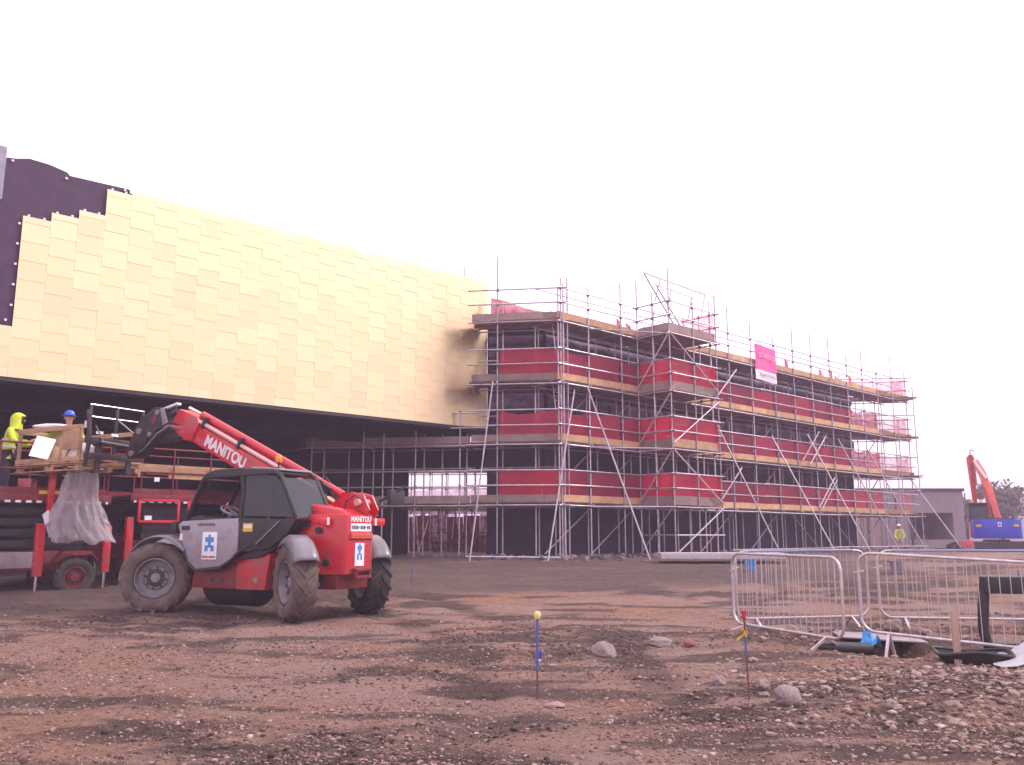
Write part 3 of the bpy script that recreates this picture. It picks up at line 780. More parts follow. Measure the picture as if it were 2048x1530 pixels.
for s_ in (0.3, 2.6, 9.0, 12.5, 16.0, 19.5, 22.5):
    for z0, z1 in ((.9, 2.4), (2.7, 4.3), (4.7, 6.3)):
        f = 1 if (z0 + s_) % 2 < 1 else -1
        tubeo('brace', v3(C0 + u * (s_ + (2.2 if f > 0 else 0)) + nb * 1.1, z0), v3(C0 + u * (s_ + (0 if f > 0 else 2.2)) + nb * 1.1, z1))
for t0, t1, h_ in ((-2.1, 3.4, 1.05), (5.5, 26, .95)):
    pass
tubeo('base_tube', v3(C0 + w * 2.9 - nr * 1.1, gzw(C0 + w * 2.9 - nr * 1.1) + .1), v3(C0 - nr * .9 - u * 0, gzw(C0 - nr * .9) + .08))
tubeo('base_tube', v3(C0 + u * 9 - nb * .3, .95), v3(C0 + u * 17 - nb * .3, .95)); tubeo('base_tube', v3(C0 + u * 17 - nb * .28, .98), v3(C0 + u * 27 - nb * .28, .95))
# ladder in the corner bay
for (za, zb) in ((4.6, 6.9), (6.6, 9.0)):
    q0 = C0 + u * .25 + nb * .35
    for dx in (0, .3): tubeo('ladder_rail', v3(q0 + u * dx, za), v3(q0 + u * dx + nb * .35, zb), .017)
    for i in range(8):
        t = (i + .5) / 8; tubeo('ladder_rung', v3(q0 + nb * .35 * t, za + (zb - za) * t), v3(q0 + u * .3 + nb * .35 * t, za + (zb - za) * t), .013)
# poles rising behind the gold roof edge
for px_, py_, zt in ((-3.6, 30.6, 10.95), (-1.75, 30.9, 11.2)):
    MB().tube((px_, py_, 8.0), (px_, py_, zt), .0245).build('standard', M['steel'], scaf, world=True)
co_ = coup.build('coupler', M['coupler'], scaf, world=True); co_['kind'] = 'stuff'

# small scaffold running on under the hall
sc2 = thing('scaffold', 'low dim scaffold in the shade below the gold hall', 'scaffold', (-4, 29, .8))
a2 = C0 + w * 8.6 + nr * .35; b2 = C0 + w * 3.1 + nr * .35
_c = coup; coup = MB()
run(a2, b2, -nr, [.1, 1.9, 2.6, 3.7, 5.2], parent=sc2, lifts=(2.55, 4.50), top=4.85, old=True, net=None, ends=.3)
MB().box((0, 0, 0), (.001, .001, .001))
cc = coup.build('coupler', M['coupler'], sc2, world=True); cc['kind'] = 'stuff'
def in_hall(x_, y_, sd=0): return None
# red fences and stacked frames seen through the opening
fr = thing('mesh_panel_stack', 'red framed site panels and tubes seen through the gap under the hall', 'site panels', (-2.3, 38, .8))
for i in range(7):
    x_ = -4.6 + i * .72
    MB().box((x_, 38 + .2 * (i % 2), 1.75), (.05, .05, 1.9)).build('frame_post', M['dull_shaded_red'], fr, world=True)
for z in (.95, 1.6, 2.6): MB().box((-2.4, 38.1, z), (4.6, .05, .05)).build('frame_rail', M['dull_shaded_red'], fr, world=True)
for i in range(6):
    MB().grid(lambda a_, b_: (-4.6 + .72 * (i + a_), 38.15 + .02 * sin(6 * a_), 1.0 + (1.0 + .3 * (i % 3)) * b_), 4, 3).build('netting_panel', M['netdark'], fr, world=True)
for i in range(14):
    x_ = random.uniform(-4.6, -.2); MB().tube((x_, 37.4 + random.uniform(-.4, .5), .8), (x_ + random.uniform(-.5, .5), 37.6, random.uniform(1.6, 2.9)), .024, 6).build('loose_pole', M['steel' if i % 3 else 'dull_shaded_red'], fr, world=True)
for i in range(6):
    MB().box((random.uniform(-4.4, -.4), 36.9 + .2 * i, .95 + .12 * i), (random.uniform(.8, 1.8), .5, .12)).build('stacked_frame', M['rust' if i % 2 else 'dull_shaded_red'], fr, world=True)
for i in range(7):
    MB().box((-4.75 + .74 * i, 39.2 + .03 * (i % 2), 1.55), (.72, .05, 1.5 + .12 * (i % 3))).build('hoarding_panel', M['netdark' if i in (2, 5) else 'dull_shaded_red'], fr, world=True, bevel=.008)
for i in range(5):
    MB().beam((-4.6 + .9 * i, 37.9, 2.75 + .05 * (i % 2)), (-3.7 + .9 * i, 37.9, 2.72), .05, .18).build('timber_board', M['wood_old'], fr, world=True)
sc3 = thing('scaffold', 'distant scaffold with pink netting glimpsed through the gap under the hall', 'scaffold', (-2, 42, .8))
coup = MB()
run(Vector((-6.2, 43.0)), Vector((.6, 42.6)), Vector((0, -1)), [.2, .9, 1.3, 2.2, 3.0, 3.9, 4.4, 5.1, 5.4, 5.9, 6.6], parent=sc3, lifts=(2.7, 4.6), top=5.6, net='netpink', ends=.2)
cc = coup.build('coupler', M['coupler'], sc3, world=True); cc['kind'] = 'stuff'
coup = _c

# banner tied to the top rails
ban = thing('banner', 'pink and white banner tied to the top rails of the scaffold', 'banner', (0, 0, 0))
b0 = C0 + u * 11.35 - nb * .13; ban.location = (b0.x, b0.y, 8.2)
def bsheet(x_, y_, za, zb, o_=0.0):
    p = b0 + u * (.15 + 1.65 * x_) - nb * (.025 * sin(6 * x_) + .012 * sin(13 * x_ + 5 * y_) + o_)
    return (p.x, p.y, za + (zb - za) * y_ - .05 * x_)
MB().grid(lambda a_, b_: bsheet(a_, b_, 8.33, 9.40), 12, 6).build('pink_sheet', M['pinkb'], ban, world=True, sharp=180)
MB().grid(lambda a_, b_: bsheet(a_, b_, 7.90, 8.33), 12, 4).build('white_sheet', M['white'], ban, world=True, sharp=180)
cc3 = b0 + u * 1.0 - nb * .06
lettering('SCAFFOLD', .30, M['pinklight'], ban, v3(cc3, 8.92) - ban.location, (*u, -.03), (0, 0, 1), bold=.02, xscale=.9)
lettering('SCAFFOLDING', .17, M['grey_sheet'], ban, v3(cc3 - nb * .01, 8.1) - ban.location, (*u, -.03), (0, 0, 1), xscale=1.1)

# ------------------------------------------------------------------ telehandler (local: x forward, y left, z up)
TX, TY, TZ, TH = -4.37, 16.1, .13, radians(151)
tele = thing('telehandler', 'muddy red telehandler with black cab and raised boom in front of the gold hall', 'telehandler', (TX, TY, TZ), TH)
TM = Matrix.Translation((TX, TY, TZ)) @ Matrix.Rotation(TH, 4, 'Z')
def tw(x, y, z): return TM @ Vector((x, y, z))
def tyre_mb(r=.625, wd=.42, rim=.36, lugs=16):
    mb = MB(); h = wd / 2
    mb.lathe([(rim, -h * .82), (rim + .05, -h * .96), (r * .80, -h), (r * .90, -h * .93), (r * .945, -h * .78), (r * .955, 0), (r * .945, h * .78), (r * .90, h * .93), (r * .80, h), (rim + .05, h * .96), (rim, h * .82), (rim - .02, h * .5), (rim - .02, -h * .5), (rim, -h * .82)], (0, 0, 0), (0, 1, 0), 40, False)
    for sgn in (-1, 1):
        for i in range(lugs):
            a0 = 2 * pi * (i + (.5 if sgn > 0 else 0)) / lugs; a1 = a0 - .40
            vs = []
            for t in (0, .5, 1):
                a = a0 + (a1 - a0) * t; y = sgn * (h * (.02 + .97 * t)); rr0 = r * (.93 - .05 * (t > .9)); rr1 = r * (1.0 - .035 * (t > .9))
                for da, rr in ((-.055, rr0), (.055, rr0), (.042, rr1), (-.042, rr1)):
                    vs.append((cos(a + da) * rr, y, sin(a + da) * rr))
            fs = []
            for k_ in (0, 4): fs += [(k_ + j, k_ + (j + 1) % 4, k_ + 4 + (j + 1) % 4, k_ + 4 + j) for j in range(4)]
            fs += [(0, 1, 2, 3), (11, 10, 9, 8)]
            mb.add(vs, fs)
    return mb
def rim_mb(rim, h, disc):
    mb = MB()
    mb.lathe([(rim - .01, h * .80), (rim - .03, h * .84), (rim - .045, h * .6), (rim - .05, disc), (rim * .62, disc), (rim * .56, disc + .035), (rim * .40, disc + .05), (rim * .36, disc + .02), (.09, disc + .02), (.08, disc + .07), (0.001, disc + .07)], (0, 0, 0), (0, 1, 0), 36, False)
    mb.lathe([(rim - .01, -h * .8), (rim - .05, -h * .4), (.001, -h * .3)], (0, 0, 0), (0, 1, 0), 24, False)
    return mb
def wheel_at(parent, x, y, z, side, steer=0, r=.625, wd=.42, rim=.36, mt='rubber', mr='rim', nuts=8, disc=.03):
    t = tyre_mb(r, wd, rim).build('wheel', M[mt], parent, sharp=50)
    t.location = (x, y, z); t.rotation_euler = (random.uniform(0, 0), 0, steer + (0 if side > 0 else pi))
    t.rotation_euler.rotate_axis('Y', random.uniform(0, 6))
    rim_mb(rim, wd / 2, disc).build('rim', M[mr], t)
    MB().lathe([(rim * .44, disc + .03), (rim * .44, disc + .052), (rim * .2, disc + .06), (.001, disc + .062)], (0, 0, 0), (0, 1, 0), 20).build('hub', M['blackmetal'], t)
    MB().lathe([(rim - .012, wd * .415), (rim + .012, wd * .43), (rim + .02, wd * .41), (rim - .012, wd * .38)], (0, 0, 0), (0, 1, 0), 32, False).build('rim_ring', M['black'], t)
    nb_ = MB()
    for i in range(nuts):
        a = 2 * pi * i / nuts; nb_.tube((cos(a) * rim * .5, disc + .02, sin(a) * rim * .5), (cos(a) * rim * .5, disc + .07, sin(a) * rim * .5), .022, 6)
    nb_.build('wheel_nuts', M['blackmetal'], t)['kind'] = 'stuff'
    return t
wheel_at(tele, 1.76, .98, .62, 1, radians(37)); wheel_at(tele, 1.68, -.95, .62, -1, radians(30), mt='rubberdark')
wheel_at(tele, -1.5, .95, .62, 1, radians(-30)); wheel_at(tele, -1.5, -.95, .62, -1, radians(-30), mt='rubberdark')
def fender(x, y, z, r, a0, a1, wd, steer, m, nm='fender', dome=.12):
    mb = MB()
    def fn(s, t):
        a = a0 + (a1 - a0) * s; e = abs(2 * t - 1); rr = r - dome * max(0, e - .55) ** 1.5 * 2.2
        return (cos(a) * rr, (t - .5) * wd, sin(a) * rr)
    mb.grid(fn, 18, 9)
    o = mb.build(nm, M[m], tele, sharp=60)
    o.location = (x, y, z); o.rotation_euler = (0, 0, steer)
    s_ = o.modifiers.new('thickness', 'SOLIDIFY'); s_.thickness = .02
    return o
fender(1.65, .96, .62, .76, radians(38), radians(140), .40, radians(12), 'fendergrey', dome=.05)
fender(1.65, -.96, .62, .76, radians(38), radians(140), .46, 0, 'greyp', dome=.05)
for sy in (1, -1): fender(-1.5, .95 * sy, .64, .74, radians(52), radians(152), .47, radians(-30), 'fendergrey', dome=.22)
# chassis
ch = MB().prism([(-1.9, -.42, .48), (2.1, -.42, .48), (2.25, -.42, .75), (2.1, -.42, 1.05), (-1.9, -.42, 1.05)], (0, .84, 0)).build('chassis', M['dull_shaded_red'], tele, bevel=.02)
MB().tube((1.65, -.8, .62), (1.65, .8, .62), .13, 14).build('axle', M['blackmetal'], ch); MB().tube((-1.5, -.8, .62), (-1.5, .8, .62), .13, 14).build('axle', M['blackmetal'], ch)
MB().prism([(1.05, .42, .46), (.95, .42, 1.0), (-.05, .42, 1.02), (-.05, .42, .46)], (0, .40, 0)).build('side_skirt', M['dull_shaded_red'], tele, bevel=.015)
MB().prism([(-.06, .42, .46), (-.06, .42, .90), (.0, .42, 1.0), (-.62, .42, 1.20), (-.86, .42, 1.30), (-.80, .42, .9), (-.72, .42, .46)], (0, .42, 0)).build('side_panel', M['red'], tele, bevel=.015)
for x_ in (.52, .28): MB().tube((x_, .825, .60), (x_, .829, .60), .045, 12).build('step_hole', M['black'], tele)
MB().tube((-.52, .845, .62), (-.52, .85, .62), .05, 12).build('tow_emblem', M['rim'], tele)
MB().lathe([(.001, -.62), (.30, -.60), (.36, -.5), (.36, .5), (.30, .60), (.001, .62)], (.35, .35, .50), (1, 0, 0), 20).build('belly_tank', M['black'], tele)
# cab
cab = MB()
yo, yi = .95, .02
prof = [(1.30, 1.12), (1.36, 1.58), (1.12, 1.70), (.74, 2.38), (.55, 2.47), (-.12, 2.50), (-.98, 2.44), (-1.12, 2.36), (-1.50, 1.62), (-1.30, 1.45), (-.95, 1.12), (-.62, 1.0), (.95, .85)]
cab.prism([(x_, yi, z_) for x_, z_ in prof[:3]] + [(-1.50, yi, 1.62), (-1.30, yi, 1.45), (-.95, yi, 1.12), (-.62, yi, 1.0), (.95, yi, .85)], (0, .88, 0))
cabo = cab.build('cab', M['black'], tele, bevel=.02)
for yy in (yo - .04, yi + .04):
    p = MB()
    p.path([(1.20, yy, 1.58), (1.12, yy, 1.72), (.80, yy, 2.33), (.68, yy, 2.43), (.48, yy, 2.475), (-.12, yy, 2.49), (-.90, yy, 2.44), (-1.05, yy, 2.37), (-1.14, yy, 2.22), (-1.48, yy, 1.62)], .042, 8)
    p.path([(-.17, yy, 1.6), (-.22, yy, 2.1), (-.16, yy, 2.48)], .05, 8)
    p.build('cab_frame', M['black'], cabo)
MB().prism([(.72, yi, 2.40), (.50, yi, 2.475), (-.12, yi, 2.495), (-.95, yi, 2.44), (-.95, yi, 2.39), (.72, yi, 2.36)], (0, yo - yi, 0)).build('roof', M['black'], cabo, bevel=.012)
MB().prism([(-.30, yi + .06, 2.50), (-.98, yi + .06, 2.455), (-.98, yi + .06, 2.49), (-.34, yi + .06, 2.54)], (0, .80, 0)).build('roof_plate', M['greyp'], cabo, bevel=.012)
def pane(poly, name='window'):
    n = (Vector(poly[1]) - Vector(poly[0])).cross(Vector(poly[2]) - Vector(poly[0])).normalized()
    return MB().prism(poly, n * .008).build(name, M['glass'], cabo)
pane([(-.25, yo - .02, 1.70), (-.28, yo - .02, 2.40), (-.95, yo - .02, 2.36), (-1.08, yo - .02, 2.25), (-1.40, yo - .02, 1.67)])
pane([(1.15, yi + .02, 1.68), (.74, yi + .02, 2.36), (-.2, yi + .02, 2.44), (-.2, yi + .02, 1.68)])
pane([(-1.46, yi + .08, 1.66), (-1.46, yo - .08, 1.66), (-1.10, yo - .08, 2.33), (-1.10, yi + .08, 2.33)])
pane([(1.22, yi + .08, 1.68), (1.22, yo - .08, 1.68), (.78, yo - .08, 2.36), (.78, yi + .08, 2.36)], 'windscreen')
door = MB().prism([(1.31, yo - .03, 1.56), (1.20, yo - .03, 1.62), (-.17, yo - .03, 1.66), (-.18, yo - .03, 1.10), (-.05, yo - .03, .98), (.22, yo - .03, .84), (.80, yo - .03, .79), (1.0, yo - .03, .92), (1.16, yo - .03, 1.2)], (0, .05, 0)).build('door', M['greyp'], tele, bevel=.02)
MB().box((1.10, yo + .025, 1.50), (.19, .02, .07)).build('handle', M['black'], door)
MB().box((1.20, yo + .024, 1.34), (.06, .015, .12)).build('reflector', M['white'], door)
MB().path([(1.17, yo + .012, 1.2), (1.0, yo + .012, .90), (.80, yo + .012, .765), (.22, yo + .012, .81), (-.06, yo + .012, .96), (-.2, yo + .012, 1.08), (-.9, yo - .05, 1.42)], .028, 8).build('door_seal', M['black'], door)
# door sticker with the blue jigsaw figure
st = MB().box((.48, yo + .026, 1.19), (.36, .006, .47)).build('sticker', M['white'], door, bevel=.004)
lg = MB(); ys = yo + .031
def lbox(cx, cz, sx, sz): lg.box((.48 + cx, ys, 1.22 + cz), (sx, .004, sz))
lbox(0, .075, .21, .085); lbox(0, 0, .07, .08); lbox(.075, -.075, .075, .10); lbox(-.075, -.075, .075, .10); lbox(0, -.045, .19, .03); lg.tube((.48, ys - .002, 1.355), (.48, ys + .002, 1.355), .03, 12)
lg.build('emblem', M['logo'], door)
tm = MB()
for i, wx in enumerate((.05, .035, .045, .03, .05, .035, .04)): tm.box((.48 + .14 - .046 * i, ys, 1.0), (wx * .75, .004, .035 if i != 3 else .02))
tm.build('sticker_print', M['darkred_print'], door)
tm = MB()
for i in range(8): tm.box((.78 - .055 * i, yo + .023, 1.555), (.035, .006, .04))
tm.build('model_print', M['darkred_print'], door)
MB().prism([(-.18, yo - .02, 1.66), (-1.46, yo - .03, 1.63), (-1.28, yo - .03, 1.40), (-.92, yo - .02, 1.16), (-.22, yo - .02, 1.08)], (0, .025, 0)).build('rear_quarter_panel', M['black'], tele, bevel=.006)
MB().beam((-.62, yo + .012, 1.22), (-1.12, yo + .005, 1.60), .012, .06, (0, 1, 0)).build('trim_stripe', M['greyp'], tele)
lb = MB().box((-.40, yo + .012, 1.50), (.22, .008, .14)).build('warning_label', M['yellow'], tele)
MB().box((-.40, yo + .018, 1.515), (.17, .004, .05)).build('label_print', M['white'], lb)
# cab interior
MB().box((-.45, .48, 1.48), (.5, .5, .14)).build('seat', M['black'], cabo, bevel=.03)
MB().box((-.72, .48, 1.85), (.14, .48, .75)).build('seat_back', M['black'], cabo, bevel=.04)
sw = MB(); swc = Vector((.50, .48, 1.80)); swr = Matrix.Rotation(radians(-28), 3, 'Y')
sw.path([swc + swr @ Vector((cos(a) * .2, sin(a) * .2, 0)) for a in np.linspace(0, 2 * pi, 20)[:-1]], .022, 8, closed=True); sw.beam(swc + swr @ Vector((-.19, 0, 0)), swc + swr @ Vector((.19, 0, 0)), .05, .02); sw.tube(swc, swc - swr @ Vector((0, 0, .5)), .03)
sw.build('steering_wheel', M['greyp'], cabo)
MB().box((.92, .48, 1.55), (.25, .7, .35)).build('dashboard', M['black'], cabo, bevel=.04)
hl_ = MB(); hl_.box((1.52, .80, 1.52), (.12, .16, .2)); hl_.tube((1.3, .80, 1.45), (1.52, .80, 1.5), .02); hl_.build('mirror', M['black'], tele, bevel=.02)
# beacon
bc = MB().tube((-.86, .78, 2.48), (-.86, .78, 2.60), .014).build('beacon', M['black'], tele)
MB().lathe([(.055, 0), (.06, .03), (.058, .09), (.04, .125), (.001, .135)], (-.86, .78, 2.60), (0, 0, 1), 16).build('lens', M['amber'], bc)
MB().box((-.86, .78, 2.49), (.1, .08, .05)).build('bracket', M['black'], bc)
# rear body
plan = [(-.95, .64), (-1.50, .60), (-2.02, .37), (-2.05, .30), (-2.05, -.30), (-2.02, -.37), (-1.50, -.60), (-.95, -.64)]
cwt = MB().prism([(x_, y_, .72) for x_, y_ in plan], (0, 0, 1.0)).build('counterweight', M['red'], tele, bevel=.035)
MB().prism([(-1.2, .5, 1.70), (-1.2, .5, 1.92), (-1.85, .3, 1.80), (-2.02, .3, 1.70)], (0, -.9, 0)).build('rear_cowl', M['red'], tele, bevel=.03)
MB().box((-2.07, 0, 1.36), (.05, .56, .10)).build('rear_band', M['orange'], cwt, bevel=.01)
MB().box((-2.058, 0, 1.30), (.02, .60, .012)).build('panel_gap', M['black'], cwt)
stk = MB().box((-2.056, .02, 1.05), (.006, .24, .38)).build('sticker', M['white'], cwt)
lg = MB()
for cy, cz, sy, sz in ((0, .09, .12, .07), (0, .02, .05, .09), (.045, -.06, .045, .10), (-.045, -.06, .045, .10), (0, .14, .04, .04)): lg.box((-2.061, .02 + cy, 1.07 + cz), (.004, sy, sz))
lg.build('emblem', M['logo'], cwt)
lettering('MANITOU', .125, M['white'], cwt, (-2.056, .0, 1.635), (0, -1, 0), (0, 0, 1), bold=.03, depth=.002, xscale=.95)
pl = MB().box((-2.057, .0, 1.50), (.008, .54, .13)).build('number_plate', M['white'], cwt)
tm = MB()
for i in range(11): tm.box((-2.063, .225 - .045 * i, 1.50), (.004, .028, .06 if i not in (4, 8) else .015))
tm.build('plate_print', M['cloth'], cwt)
hk = MB(); hk.box((-2.10, 0, .80), (.12, .42, .05)); hk.box((-2.10, 0, .68), (.12, .42, .05)); hk.box((-2.09, .18, .74), (.1, .05, .15)); hk.box((-2.09, -.18, .74), (.1, .05, .15))
hk.build('tow_hitch', M['dull_shaded_red'], tele, bevel=.01)
for sy, x_, y0_, y1_ in ((1, -1.78, .52, .78), (-1, -2.0, .30, .66)):
    l_ = MB().beam((x_, sy * y0_, 1.60), (x_, sy * y1_, 1.60), .14, .13).build('tail_light', M['redlens'], tele, bevel=.03)
    MB().beam((x_, sy * (y0_ + .06), 1.60), (x_, sy * (y0_ + .11), 1.60), .145, .12).build('reflector_band', M['white'], l_)
    MB().beam((x_ + .3, sy * y0_, 1.63), (x_, sy * y0_, 1.62), .05, .03).build('bracket', M['greyp'], l_)
for x_, y_, z_ in ((-1.42, .625, 1.55), (-1.62, .56, 1.45), (-1.40, .63, .98), (-1.75, .505, .92)): MB().lathe([(.001, 0), (.055, .0), (.06, .03), (.001, .032)], (x_, y_, z_), (-.4, 1, 0), 12).build('port', M['black'], cwt)
# boom: box section with two pale rods and a top tube
BY, sl = -.30, .458
def bz(x, off): return 3.11 + sl * (x - 2.17) + off
ang = atan2(sl, 1)
dv = Vector((cos(ang), 0, sin(ang))); uv = Vector((-sin(ang), 0, cos(ang)))
bo = Vector((2.17, BY, 3.11))
def bp(s, n, y=0): return bo + dv * s + uv * n + Vector((0, y, 0))
for i in range(5):
    MB().tube((-1.15 - .09 * i, .63 - .04 * i, 1.12), (-1.15 - .09 * i, .63 - .04 * i, 1.42), .012, 6).build('grille_bar', M['black'], cwt)
boom = MB().prism([bp(-4.4, .12, -.15), bp(-4.15, -.02, -.15), bp(.55, 0, -.15), bp(.55, .36, -.15), bp(-4.0, .36, -.15), bp(-4.4, .28, -.15)], (0, .30, 0)).build('boom', M['red'], tele, bevel=.02)
MB().beam(bp(-3.6, .20, .158), bp(.0, .335, .158), .012, .02, uv).build('boom_edge', M['orange'], boom)
MB().prism([bp(.22, .02, -.19), bp(.42, -.05, -.19), bp(.92, .05, -.19), bp(.88, .46, -.19), bp(.30, .50, -.19), bp(.18, .40, -.19)], (0, .38, 0)).build('boom_head', M['red'], boom, bevel=.03)
MB().tube(bp(-3.7, .545, .02), bp(.35, .545, .02), .075, 14).build('top_ram', M['red'], boom)
MB().tube(bp(.35, .545, .02), bp(.78, .535, .02), .035, 12).build('ram_rod', M['chrome'], boom)
MB().tube(bp(-3.3, .42, .11), bp(.3, .42, .11), .045, 10).build('pipe', M['palepipe'], boom)
MB().tube(bp(-3.3, .42, -.05), bp(.3, .42, -.05), .04, 10).build('pipe', M['red'], boom)
for s_ in (.1, -1.0, -2.6): MB().box(bp(s_, .46, .02), (.06, .32, .24), Matrix.Rotation(-ang, 3, 'Y')).build('pipe_clamp', M['blackmetal'], boom, bevel=.01)
lettering('MANITOU', .31, M['white'], boom, bp(-.72, .165, .1525), -dv, uv, bold=.035, depth=.002, xscale=.86)
hs = MB()
for y_, o1, o2 in ((.1, .50, .6), (-.02, .52, .66), (.05, .48, .52), (-.1, .5, .58)):
    hs.path([bp(-3.9, .30, y_), bp(-3.55, o1, y_ + .03), bp(-3.15, o2, y_), bp(-2.9, .46, y_ - .02)], .018, 6)
hs.path([bp(-3.3, .55, .12), bp(-3.5, .42, .2), bp(-3.3, .25, .22), bp(-3.0, .2, .2)], .016, 6)
hs.build('hoses', M['black'], boom)
hz_ = MB(); hz_.box(bp(-3.35, .5, .05), (.22, .2, .16), Matrix.Rotation(-ang, 3, 'Y')); hz_.build('valve_block', M['blackmetal'], boom, bevel=.02)
for sy in (-.12, .12): MB().prism([(-1.35, BY + sy, 1.55), (-2.02, BY + sy, 1.62), (-2.12, BY + sy, 1.80), (-1.98, BY + sy, 2.06), (-1.70, BY + sy, 2.12), (-1.3, BY + sy, 1.95)], (0, .04, 0)).build('pivot_plate', M['red'], tele, bevel=.01)
MB().tube((-1.9, BY - .2, 1.93), (-1.9, BY + .25, 1.93), .06, 12).build('pivot_pin', M['palepipe'], tele)
MB().path([(-1.75, .1, 1.72), (-1.82, .12, 1.95), (-1.95, .05, 2.05), (-2.05, -.05, 1.95)], .014, 6).build('hose', M['black'], tele)
mr_ = MB(); mr_.beam((-2.0, -.55, 1.95), (-2.35, -.85, 2.22), .03, .05); mr_.box((-2.2, -.78, 2.03), (.08, .42, .26)); mr_.build('rear_mirror', M['black'], tele, bevel=.01)
# black second boom section and quick-hitch
def blk(nm, poly, y0, y1, b=.015): return MB().prism([(x_, y0, z_) for x_, z_ in poly], (0, y1 - y0, 0)).build(nm, M['blackmetal'], boom, bevel=b)
inner_b = blk('inner_boom', [(2.7, 3.40), (3.55, 3.78), (3.75, 3.70), (3.7, 3.30), (3.45, 3.25), (2.8, 3.30)], BY - .11, BY + .11)
blk('tilt_head', [(3.25, 3.95), (3.55, 3.98), (4.0, 3.75), (4.25, 3.3), (4.3, 2.95), (4.0, 3.0), (3.7, 3.35), (3.3, 3.5)], BY - .16, BY + .16)
MB().tube((3.0, BY + .02, 3.86), (3.75, BY + .02, 3.66), .05, 10).build('tilt_ram', M['blackmetal'], boom)
MB().box((3.15, BY + .05, 3.98), (.42, .12, .05), Matrix.Rotation(radians(12), 3, 'Y')).build('head_plate', M['white'], boom, bevel=.01)
for i in range(4): MB().path([(2.75, BY - .08 + .05 * i, 3.72), (3.1, BY - .08 + .05 * i, 3.86 + .05 * i), (3.5, BY - .1 + .05 * i, 3.7 + .04 * i), (3.9, BY + .02 * i, 3.3)], .018, 6).build('hose', M['black'], boom)
dm = MB().box((3.52, BY + .17, 3.72), (.16, .012, .16), Matrix.Rotation(radians(45), 3, 'Y')).build('warning_diamond', M['dull_shaded_red'], boom)
for x_, z_, r_ in ((3.42, 3.86, .06), (3.95, 3.50, .07), (4.15, 3.05, .06), (3.62, 3.42, .05)): MB().tube((x_, BY - .2, z_), (x_, BY + .2, z_), r_, 12).build('pivot_pin', M['rim'], boom, bevel=.008)
for i in range(3): MB().path([(2.6, BY + .17, 3.55 - .05 * i), (3.05, BY + .19, 3.62 - .07 * i), (3.4, BY + .18, 3.5 - .08 * i), (3.75, BY + .17, 3.15 - .02 * i), (4.2, BY + .1, 2.98)], .02, 6).build('hose', M['rim' if i == 1 else 'black'], boom)
MB().prism([(3.05, BY + .16, 3.55), (3.25, BY + .16, 3.95), (3.35, BY + .16, 3.95), (3.2, BY + .16, 3.5)], (0, .03, 0)).build('link_plate', M['rim'], boom, bevel=.006)
# fork carriage
CX = 4.62
car = MB()
for y_ in (.56, -.06, -.70): car.beam((CX, y_, 2.95), (CX - .02, y_, 4.02), .05, .06, (1, 0, 0))
for z_ in (2.98, 3.30): car.beam((CX, .62, z_), (CX, -.74, z_), .07, .12, (0, 0, 1))
carr = car.build('fork_carriage', M['blackmetal'], tele, bevel=.008)
for z_, y0_, y1_ in ((4.03, .58, -.72), (3.78, .56, -.72)): MB().tube((CX - .02, y0_, z_), (CX - .02, y1_, z_), .016, 8).build('backrest_rail', M['chrome'], carr)
MB().tube((CX - .05, -.08, 3.75), (CX - .05, -.5, 3.50), .018, 8).build('backrest_brace', M['chrome'], carr)
MB().tube((CX - .06, .45, 3.60), (CX - .06, .25, 3.30), .014, 8).build('backrest_brace', M['rim'], carr)
MB().tube((CX - .06, .30, 3.28), (CX - .06, -.45, 3.24), .018, 8).build('backrest_rail', M['rim'], carr)
for y_, z_ in ((.34, 3.46), (-.02, 3.44)): MB().box((CX - .05, y_, z_), (.01, .16, .06)).build('label_plate', M['white'], carr)
MB().path([(CX - .03, .62, 3.9), (CX - .14, .64, 3.5), (CX - .12, .62, 3.2), (CX - .02, .60, 2.75)], .045, 8).build('carriage_side', M['blackmetal'], carr)
MB().box((CX - .05, .66, 3.60), (.05, .05, .14)).build('marker_light', M['white'], carr)
for y_ in (.32, -.42): MB().prism([(CX + .03, y_, 3.3), (CX + .08, y_, 3.3), (CX + .08, y_, 2.70), (CX + 1.9, y_, 2.68), (CX + 1.9, y_, 2.66), (CX + .03, y_, 2.64)], (0, -.11, 0)).build('fork', M['blackmetal'], carr)

# ------------------------------------------------------------------ pallet crate on the forks
crt = thing('pallet_crate', 'open timber crate on a pallet held up on the telehandler forks', 'crate', tw(4.8, -.15, 2.70), TH)
def cb(nm, c, s_, m='ply', par=None): return MB().box(c, s_).build(nm, M[m], par or crt, bevel=.006)
CL, CWD, CHH = 2.15, 1.50, .92      # local x 0..CL forward, y +-.75
for y_ in (-.72, -.36, 0, .36, .72): cb('deck_board', (CL / 2, y_, .14), (CL, .14, .025))
for x_ in (.08, CL / 2, CL - .08):
    cb('bearer', (x_, 0, .115), (.10, CWD, .022))
    for y_ in (-.68, 0, .68): cb('block', (x_, y_, .055), (.12, .12, .09))
for y_ in (-.70, 0, .70): cb('base_board', (CL / 2, y_, -.004), (CL, .11, .022))
for x_ in (.05, CL - .05):
    for y_ in (-.72, .72): cb('post', (x_, y_, .155 + (CHH - .155) / 2 if not (x_ < 1 and y_ < 0) else .42), (.09, .05, CHH - .155 if not (x_ < 1 and y_ < 0) else 1.0))
for y_ in (-.745, .755):
    for z_ in (.22, .88): cb('side_rail', (CL / 2, y_, z_), (CL, .022, .10))
for x_ in (-.006, CL + .006):
    for z_ in (.24, .60) if x_ < 1 else (.24, .88): cb('end_rail', (x_, 0, z_), (.022, CWD - .06, .10))
cb('side_rail', (.30, .755, .62), (.55, .022, .40)); cb('side_rail', (.62, .755, .45), (.09, .022, .5))
